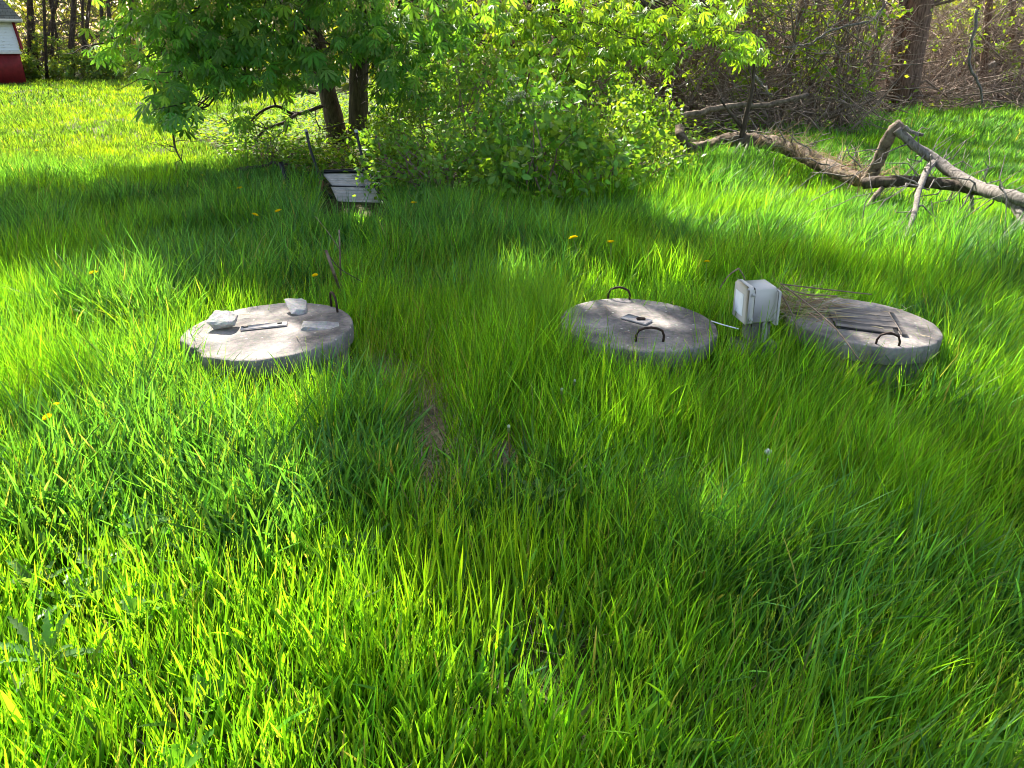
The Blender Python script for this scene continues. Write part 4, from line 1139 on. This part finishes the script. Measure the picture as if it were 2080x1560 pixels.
def weed(name, px, py, L, w, n, col, label, cat, group, el=.7, z=.05, lobes=7):
    p = at(px, py, z + .08); p[2] = z
    b = MB()
    for i in range(n): lobed_leaf(b, (0, 0, 0), i * 2.4 + rng.normal() * .3, L * (.7 + .5 * rng.random()), w, el * (.6 + .7 * rng.random()), col, .55, lobes)
    b.tube([(0, 0, -z), (0, 0, .02)], .004, 5, col=col)
    o = b.build(name, M['cover'], None); o.location = p
    return tag(o, label, cat, group)
GW = 'thistles in the grass'
for px, py, lb, L in [(1100, 985, 'spiny blue-green thistle in the shaded middle grass', .15), (735, 1085, 'pale thistle at the boundary of sun and shade, nearest the middle', .14), (285, 1045, 'thistle with silvery leaves in the sunny grass, left of a smaller one', .13), (350, 1062, 'small thistle with silvery leaves right of a bigger one in the sun', .09), (80, 1300, 'large silvery thistle at the left edge of the sunny grass', .18), (1030, 820, 'upright dark blue-green thistle in front of and left of the middle cover', .12), (1210, 790, 'blue-green thistle just in front of the middle cover', .12), (250, 790, 'large grey-green thistle left in front of the chipped cover', .17), (60, 1150, 'dark leafy thistle rosette at the far left edge', .14), (1500, 1090, 'dim thistle low in the shaded right grass', .12)]:
    weed('thistle', px, py, L, .015, 10, (.11, .22, .07), lb, 'weed', GW, z=.10, el=.9, lobes=8)
GD = 'broad leaved weeds in the grass'
for px, py, lb, L in [(1700, 1370, 'broad toothed dandelion plant in the shaded grass at the lower right', .15), (1910, 1240, 'single pale broad leaf standing up in the lower right grass', .13), (2040, 1530, 'large pale leaf plant in the bottom right corner', .15), (345, 1545, 'dark broad leaf plant with a white glint at the bottom edge', .15), (330, 830, 'leafy dandelion rosette in front of the chipped cover', .17), (250, 840, 'leafy dandelion rosette near the pair of yellow dandelions', .15), (1370, 1490, 'grey-green broad leaf in the shaded grass at the bottom', .12), (430, 730, 'bright dandelion leaf at the broken edge of the chipped cover', .13), (1880, 745, 'pale weed with small leaves right of the board-topped cover', .13), (420, 1400, 'dandelion rosette hidden in the sunny grass near the bottom', .13)]:
    weed('broadleaf_weed', px, py, L, .022, 7, (.085, .22, .025), lb, 'weed', GD, z=.05, el=1.0, lobes=5)

_M = M['cover']; M['cover'] = M['leaf']
for i in range(22):
    px, py = rng.uniform(-20, 420), rng.uniform(740, 1250)
    weed('broadleaf_weed', px, py, .10 + .07 * rng.random(), .018, 8, (.09, .21, .03), 'glossy broad-leaved weed growing among the sunny grass at the left', 'weed', 'glossy weeds in the sunny left grass', z=.07, el=1.0, lobes=4)
M['cover'] = _M
# ------------------------------------------------------------------ dead stalks round the fallen limb
GK = 'dead pale stalks leaning by the fallen tree'
for i in range(34):
    px = rng.uniform(1560, 2080); y = rng.uniform(5.8, 8.6)
    p = np.array([aty(px, 400, y)[0], y, 0.02]); L = .5 + .6 * rng.random()
    a = rng.normal() * .5 + .6
    q = p + np.array([math.sin(a) * L * .8, rng.normal() * .2, L * (.35 + .4 * rng.random())])
    P = curve(p, q, 5, .05, .03); b = MB(); b.tube(P, np.linspace(.006, .003, 5), 5)
    tag(b.build('dead_stalk', M['greywood'], None, p), 'thin pale dead stalk leaning over the grass by the fallen tree', 'stalk', GK)

#==GRASS==
# ------------------------------------------------------------------ grass
EDGE = [(-3000, 165), (320, 168), (400, 290), (520, 352), (650, 385), (760, 405), (1000, 425), (1250, 415), (1340, 360), (1450, 325), (1600, 252), (2080, 222), (3200, 215)]
ex = np.array([e[0] for e in EDGE], float); ey = np.array([e[1] for e in EDGE], float)
def open_grass(x, y):
    q = proj(np.stack([x, y, np.zeros_like(x)], 1))
    return (q[:, 1] > np.interp(q[:, 0], ex, ey) + 14 * (fbm(x * 2, y * 2, 71) - .5)) | ((q[:, 0] < 600) & (q[:, 1] < 262)), q
BARE = [(868, 915, 62, 165), (790, 780, 50, 50), (1030, 965, 35, 50), (1420, 1080, 30, 30), (1640, 1070, 40, 40), (250, 1330, 30, 20)]
def blades(b, x, y, h, w, lean_az, lean, curl, col, face=None, segs=4):
    n = len(x)
    t = {4: np.array([0, .35, .68, .9]), 3: np.array([0, .45, .8]), 2: np.array([0, .55])}[segs]
    wp = {4: np.array([.75, 1., .8, .42]), 3: np.array([.8, 1., .5]), 2: np.array([.9, .8])}[segs]
    dx, dy = np.cos(lean_az), np.sin(lean_az)
    if face is None: face = lean_az + math.pi / 2 + rng.normal(size=n) * .7
    sx, sy = np.cos(face), np.sin(face)
    z0 = gz(x, y)
    k = len(t); V = np.zeros((n, 2 * k + 1, 3))
    def pos(tt):
        out = lean * tt + curl * tt ** 2.2
        return out, tt - (.30 * lean * lean * tt + .62 * curl * curl * tt ** 3 / (1 + .3 * curl))
    for i, tt in enumerate(list(t) + [1.0]):
        o, zz = pos(np.full(n, tt))
        cx, cy, cz = x + dx * o * h, y + dy * o * h, z0 + np.maximum(zz, .02) * h
        if i < k:
            ww = w * wp[i] * .5
            V[:, 2 * i] = np.stack([cx - sx * ww, cy - sy * ww, cz], 1); V[:, 2 * i + 1] = np.stack([cx + sx * ww, cy + sy * ww, cz], 1)
        else: V[:, 2 * k] = np.stack([cx, cy, cz], 1)
    off = (np.arange(n) * (2 * k + 1))[:, None]
    Q = np.concatenate([(np.array([2 * i, 2 * i + 1, 2 * i + 3, 2 * i + 2])[None] + off) for i in range(k - 1)])
    T = np.array([2 * k - 2, 2 * k - 1, 2 * k])[None] + off
    b.add(V.reshape(-1, 3), Q, T, np.repeat(col, 2 * k + 1, 0))
def lid_mask(x, y):
    keep = np.ones(len(x), bool); hs = np.ones(len(x))
    for c, r in zip(LID, LIDR):
        d = np.hypot(x - c[0], y - c[1]); keep &= d > r + .015
        front = (y < c[1]); f = np.clip((d - r) / .45, 0, 1)
        hs = np.where(front & (d < r + .45), np.where(rng.random(len(x)) < .75, np.minimum(hs, .85 + .15 * f), 1.1), hs)
    c = aty(1540, 612, 3.5); d = np.hypot(x - c[0], y - c[1]); keep &= d > .11
    q = proj(np.stack([x, y, np.zeros_like(x)], 1)); hs = np.where((q[:, 0] > 640) & (q[:, 0] < 800) & (q[:, 1] > 440) & (q[:, 1] < 520), hs * .3, hs); hs = np.where((q[:, 0] > 1560) & (q[:, 1] > 300) & (q[:, 1] < 570), hs * np.where(q[:, 0] < 1750, .8, .58), hs)
    return keep, hs
def chair_mask(x, y):
    q = proj(np.stack([x, y, np.zeros_like(x)], 1)); return ~((q[:, 0] > 650) & (q[:, 0] < 790) & (q[:, 1] > 385) & (q[:, 1] < 447))
def sample(y0, y1, dens, tuft=.6, sig=.035):
    hw = lambda y: .72 * (y * .92 + .65) + .6
    W1 = hw(y1); n = int(dens * 2 * W1 * (y1 - y0))
    nt_ = max(1, n // 20)
    tx, ty = rng.uniform(-W1, W1, nt_), rng.uniform(y0, y1, nt_)
    m = int(n * tuft); idx = rng.integers(0, nt_, m)
    ox, oy = rng.normal(size=m) * sig, rng.normal(size=m) * sig
    x = np.concatenate([tx[idx] + ox, rng.uniform(-W1, W1, n - m)]); y = np.concatenate([ty[idx] + oy, rng.uniform(y0, y1, n - m)])
    outaz = np.concatenate([np.arctan2(oy, ox), rng.uniform(0, 6.283, n - m)])
    tid = np.concatenate([idx, rng.integers(0, nt_, n - m)])
    k = np.abs(x) < hw(y)
    return x[k], y[k], outaz[k], tid[k]
gb = MB()
def grass_band(y0, y1, dens, wmul, segs, hmul=1.0):
    x, y, oa, tid = sample(y0, y1, dens, sig=.03 * (1 + y0 * .05))
    og, q = open_grass(x, y)
    keep, hs = lid_mask(x, y); keep &= og & chair_mask(x, y)
    bare = np.zeros(len(x))
    for a, c, rx, ry in BARE: bare = np.maximum(bare, np.exp(-(((q[:, 0] - a) / rx) ** 2 + ((q[:, 1] - c) / ry) ** 2)))
    keep &= rng.random(len(x)) > bare * .95
    x, y, oa, tid, hs, bare, q = [v[keep] for v in (x, y, oa, tid, hs, bare, q)]
    clump = fbm(x * 2.4 + 11, y * 2.4, 65, 2)
    kk = rng.random(len(x)) < -.10 + 1.9 * clump
    x, y, oa, tid, hs, bare, q, clump = [v[kk] for v in (x, y, oa, tid, hs, bare, q, clump)]
    nr0 = np.clip((2.9 - y) / .9, 0, 1) * np.clip((.5 - x) / .5, 0, 1)
    kk = rng.random(len(x)) > .45 * nr0
    x, y, oa, tid, hs, bare, q, clump = [v[kk] for v in (x, y, oa, tid, hs, bare, q, clump)]
    n = len(x)
    big = fbm(x * .9 + 3, y * .9, 61); fine = fbm(x * 3.5, y * 3.5, 62)
    lawn = np.clip((y - 8.5) / 3, 0, 1) * np.clip((-x - 2.0) / 2, 0, 1)
    th = _h(tid.astype(float), 0 * x, 7)
    near = np.clip((2.9 - y) / .9, 0, 1) * np.clip((.5 - x) / .5, 0, 1)
    h = (.06 + .22 * big + .16 * clump) * (.62 + .75 * th) * (1 - .40 * near) * (1 - .26 * np.clip((3.4 - y) / .8, 0, 1) * np.clip(x / .5, 0, 1)) * (1 + .25 * np.clip((x - 1.0) / 2, 0, 1) * np.clip((y - 2.5) / 2, 0, 1)) * (1 - .45 * np.clip((x - 1.5) / 2, 0, 1) * np.clip((y - 6.5) / 2, 0, 1)) * hmul
    h = h * (1 - .62 * lawn) * hs * (1 - .7 * bare) * (.55 + .65 * rng.random(n) ** .8)
    species = fbm(x * 1.3 + 40, y * 1.3, 63) + .3 * (_h(tid.astype(float), 0 * x, 5) - .5) + .14 * np.clip((y - 4) / 1.5, 0, 1) - .10 * np.clip((2.6 - y) / 1, 0, 1) * (x < .3)
    wide = (species > .60) & (rng.random(n) < .75) | (rng.random(n) < .06)
    w = np.where(wide, rng.uniform(.0048, .0092, n), rng.uniform(.0024, .0046, n)) * wmul * (1 + .85 * near)
    h = np.where(wide, h * 1.05, h)
    waz = .15 + 2.2 * (fbm(x * .6, y * .6, 64) - .5) * 2 + np.clip(x, -2, 2) * -.25
    wst = .07 + .10 * np.clip(x / 2, -.4, 1)
    vx = np.cos(oa) * .16 + np.cos(waz) * wst + rng.normal(size=n) * .15; vy = np.sin(oa) * .16 + np.sin(waz) * wst * .5 + rng.normal(size=n) * .15
    az = np.arctan2(vy, vx); lean = np.clip(np.hypot(vx, vy), .02, .8)
    curl = np.where(wide, rng.uniform(.03, .45, n), rng.uniform(.0, .20, n)) * (.6 + .8 * rng.random(n))
    g1 = np.array([.102, .245, .018]); g2 = np.array([.052, .155, .044]); g3 = np.array([.17, .19, .09])
    mixf = np.clip((species - .45) * 4, 0, 1)[:, None]
    col = g1 * (1 - mixf) + g2 * mixf
    col = col * (1 + lawn[:, None] * np.array([-.05, -.30, -.4]))
    col = col * np.exp(np.clip(rng.normal(size=(n, 1)), -2, 1.3) * .38) * (.7 + .6 * _h(tid.astype(float), 0 * x, 3))[:, None] * (1 + .12 * (rng.random((n, 3)) * 2 - 1))
    dry = rng.random(n) < .022 + .25 * bare
    col[dry] = g3 * (.7 + .6 * rng.random((dry.sum(), 1)))
    blades(gb, x, y, h, w, az, lean, curl, col, None, segs)
    return n
tot = 0
tot += grass_band(.75, 2.4, 16000, 1.0, 4)
tot += grass_band(2.4, 4.4, 12000, 1.15, 4)
tot += grass_band(4.4, 7.5, 5200, 1.4, 3, 1.1)
tot += grass_band(7.5, 13.0, 2200, 1.9, 3, 1.0)
tot += grass_band(13.0, 21.0, 600, 3.2, 2, 1.0)
tot += grass_band(21.0, 36.0, 160, 5.5, 2, 1.2)
# taller, coarser tufts at places of their own
for px, py, n, rad, hh_, ww_, az_, le_, cu_, cc in [(335, 715, 110, .13, .42, .0085, 2.9, .30, .55, 1), (400, 745, 60, .10, .30, .006, 2.6, .2, .35, 0), (535, 612, 10, .06, .36, .011, 1.2, .15, .6, 2), (625, 612, 10, .05, .33, .010, 1.0, .2, .6, 2), (470, 612, 16, .12, .33, .008, 2.6, .3, .5, 2),
        (1085, 705, 620, .14, .46, .0036, 1.6, .10, .3, 1), (1010, 660, 520, .22, .46, .0034, 1.4, .08, .2, 0), (1140, 740, 300, .09, .40, .0036, .7, .2, .4, 1), (365, 735, 130, .08, .42, .007, 2.6, .25, .5, 1), (425, 765, 160, .08, .34, .005, 1.8, .15, .3, 1), (560, 775, 160, .12, .36, .0042, 1.6, .08, .2, 1), (930, 700, 300, .20, .36, .0034, 1.6, .10, .2, 0), (1130, 720, 200, .10, .32, .004, .6, .2, .4, 0), (580, 790, 260, .18, .34, .0045, 1.6, .10, .15, 1), (660, 800, 200, .12, .33, .0042, 1.4, .10, .2, 0), (470, 790, 150, .14, .30, .005, 1.8, .10, .2, 1),
        (1105, 750, 320, .09, .42, .0034, 1.3, .10, .3, 0), (1165, 785, 260, .09, .36, .0036, 1.2, .12, .3, 0), (1545, 735, 170, .05, .33, .005, .8, .15, .3, 0), (1500, 725, 110, .06, .33, .005, 1.0, .15, .3, 0), (500, 775, 200, .12, .33, .0045, 1.7, .10, .2, 1), (700, 770, 160, .08, .34, .0042, 1.3, .12, .3, 0), (1330, 775, 170, .10, .30, .0048, 1.2, .12, .3, 0), (1730, 770, 230, .12, .36, .005, .6, .25, .4, 0), (1850, 775, 160, .08, .34, .005, .8, .2, .3, 0),
        (1200, 770, 160, .12, .30, .005, 1.3, .15, .3, 2), (1400, 770, 220, .16, .32, .005, .7, .2, .3, 0), (1480, 735, 160, .10, .33, .006, .8, .25, .3, 0), (1600, 735, 260, .13, .36, .006, .5, .35, .35, 0), (1690, 755, 220, .14, .34, .006, .3, .35, .4, 0), (1620, 690, 120, .07, .34, .005, .5, .4, .4, 0), (1800, 790, 200, .16, .32, .005, .5, .3, .3, 0), (1905, 745, 160, .10, .36, .007, .6, .3, .3, 1),
        (1290, 575, 120, .14, .36, .0075, .8, .2, .35, 1), (1200, 560, 120, .2, .38, .008, 1.2, .2, .35, 1), (1420, 575, 90, .12, .36, .008, .9, .25, .4, 1), (740, 690, 160, .10, .36, .0045, .8, .2, .4, 0), (1010, 1180, 220, .16, .30, .004, 1.5, .08, .12, 1), (860, 1320, 160, .12, .30, .006, 1.5, .08, .15, 1), (560, 905, 260, .25, .30, .004, 1.6, .08, .15, 0)]:
    p = at(px, py, 0); n = int(n)
    x = p[0] + rng.normal(size=n) * rad; y = p[1] + rng.normal(size=n) * rad
    keep, _ = lid_mask(x, y); x, y = x[keep], y[keep]; n = len(x)
    col = np.array([[.095, .225, .012], [.125, .26, .012], [.065, .19, .045]][cc])
    blades(gb, x, y, hh_ * (.55 + .55 * rng.random(n)), ww_ * (.7 + .6 * rng.random(n)), az_ + rng.normal(size=n) * .8, np.clip(le_ + rng.normal(size=n) * .12, .02, .8), cu_ * (.3 + 1.0 * rng.random(n)), cvar(col, n, .3, .1), None, 4)
    tot += n
print("blades", tot)
tag(gb.build('grass', M['grass']), 'tall uncut green grass filling the yard', 'grass', kind='stuff')

# flowering grass stems with seed heads
sb = MB(); n = 2600
x, y, oa, tid = sample(1.0, 5.5, 190, 0.0)
og, q = open_grass(x, y); keep, hs = lid_mask(x, y); keep &= fbm(x * 1.1 + 7, y * 1.1, 81) > .42
x, y = x[keep], y[keep]; n = len(x)
h = rng.uniform(.20, .40, n) * (1 - .25 * np.clip((2.6 - y) / .8, 0, 1)); az = rng.normal(size=n) * .9 + .2; le = rng.uniform(.05, .35, n)
blades(sb, x, y, h, np.full(n, .0022), az, le, rng.uniform(0, .2, n), cvar((.13, .19, .03), n, .2), None, 4)
z0 = gz(x, y)
for j in range(9):
    t = .72 + .28 * j / 8
    px_ = x + np.cos(az) * le * h * t; py_ = y + np.sin(az) * le * h * t; pz = z0 + h * (t - .30 * le * le * t)
    d = nrm(np.stack([np.cos(az) * le, np.sin(az) * le, np.ones(n)], 1) + rdir(n) * .35)
    sb.scatter(np.array([(0, 0, 0), (.16, .5, 0), (0, 1, 0), (-.16, .5, 0)]), [(0, 1, 2, 3)], [], np.stack([px_, py_, pz], 1), d, rdir(n), (.013 - .0007 * j) * (.8 + .4 * rng.random(n)), cvar((.125, .20, .04), n, .25))
tag(sb.build('grass_seed_stems', M['grass']), 'thin flowering grass stems with pale seed heads', 'grass', kind='stuff')

# dry thatch on the ground
tb = MB()
x, y, oa, tid = sample(.8, 9.0, 420, 0.0)
og, q = open_grass(x, y); keep, hs = lid_mask(x, y)
bare = np.zeros(len(x))
for a, c, rx, ry in BARE: bare = np.maximum(bare, np.exp(-(((q[:, 0] - a) / rx) ** 2 + ((q[:, 1] - c) / ry) ** 2)))
keep &= (rng.random(len(x)) < .35 + bare)
x, y, bare = x[keep], y[keep], bare[keep]
rep = np.concatenate([np.arange(len(x))] + [np.where(bare > .25)[0]] * 44)
x = x[rep] + rng.normal(size=len(rep)) * .03; y = y[rep] + rng.normal(size=len(rep)) * .03; n = len(x)
P = np.stack([x, y, gz(x, y) + .006 + abs(rng.normal(size=n)) * .018], 1)
d = rdir(n) * np.array([1, 1, .15])
STRAW = (np.array([(-.010, 0, 0), (.010, 0, 0), (.008, .5, .03), (-.008, .5, .03), (0, 1, 0)]), [(0, 1, 2, 3)], [(3, 2, 4)])
tb.scatter(*STRAW, P, d, nrm(rdir(n) * .5 + np.array([0, 0, 1])), .08 + .14 * rng.random(n), cvar((.37, .31, .21), n, .35))
tag(tb.build('dry_thatch', M['straw']), 'dry straw lying between the grass', 'straw', kind='stuff')

# weeds and dead leaves under the bushes
cb = MB()
n = 90000
x = rng.uniform(-7, 12, n); y = rng.uniform(7.2, 22, n)
og, q = open_grass(x, y); k = ~og & (q[:, 0] > 300) & (q[:, 0] < 2200)
dens = fbm(x * 1.2, y * 1.2, 91); k &= dens > .38; k &= (q[:, 0] < 1380) | (rng.random(n) < .4)
x, y = x[k], y[k]; n = len(x)
P = np.stack([x, y, gz(x, y) + .02 + rng.random(n) ** 1.5 * .32], 1)
d = rdir(n); d[:, 2] = d[:, 2] * .4 + .1
cb.scatter(*LEAF_W, P, d, nrm(rdir(n) * .5 + np.array([0, 0, 1])), .05 + .06 * rng.random(n), cvar((.10, .20, .03), n, .35))
tag(cb.build('ground_cover', M['cover']), 'leafy weeds covering the ground under the bushes', 'ground cover', kind='stuff')
lb_ = MB(); n = 24000
x = rng.uniform(-7, 12, n); y = rng.uniform(7.6, 22, n)
og, q = open_grass(x, y); k = ~og & (q[:, 0] > 330); x, y = x[k], y[k]; n = len(x)
P = np.stack([x, y, gz(x, y) + .01 + rng.random(n) * .03], 1)
h2 = n // 2
lb_.scatter(*SMALL, P[:h2], rdir(h2) * np.array([1, 1, .2]), nrm(rdir(h2) * .5 + np.array([0, 0, 1])), .07, cvar((.22, .15, .09), h2, .4))
lb_.scatter(*STRAW, P[h2:], rdir(n - h2) * np.array([1, 1, .3]), rdir(n - h2), .15 + .25 * rng.random(n - h2), cvar((.26, .20, .13), n - h2, .35))
tag(lb_.build('leaf_litter', M['straw']), 'dead leaves and dry stems on the ground under the trees', 'leaf litter', kind='stuff')
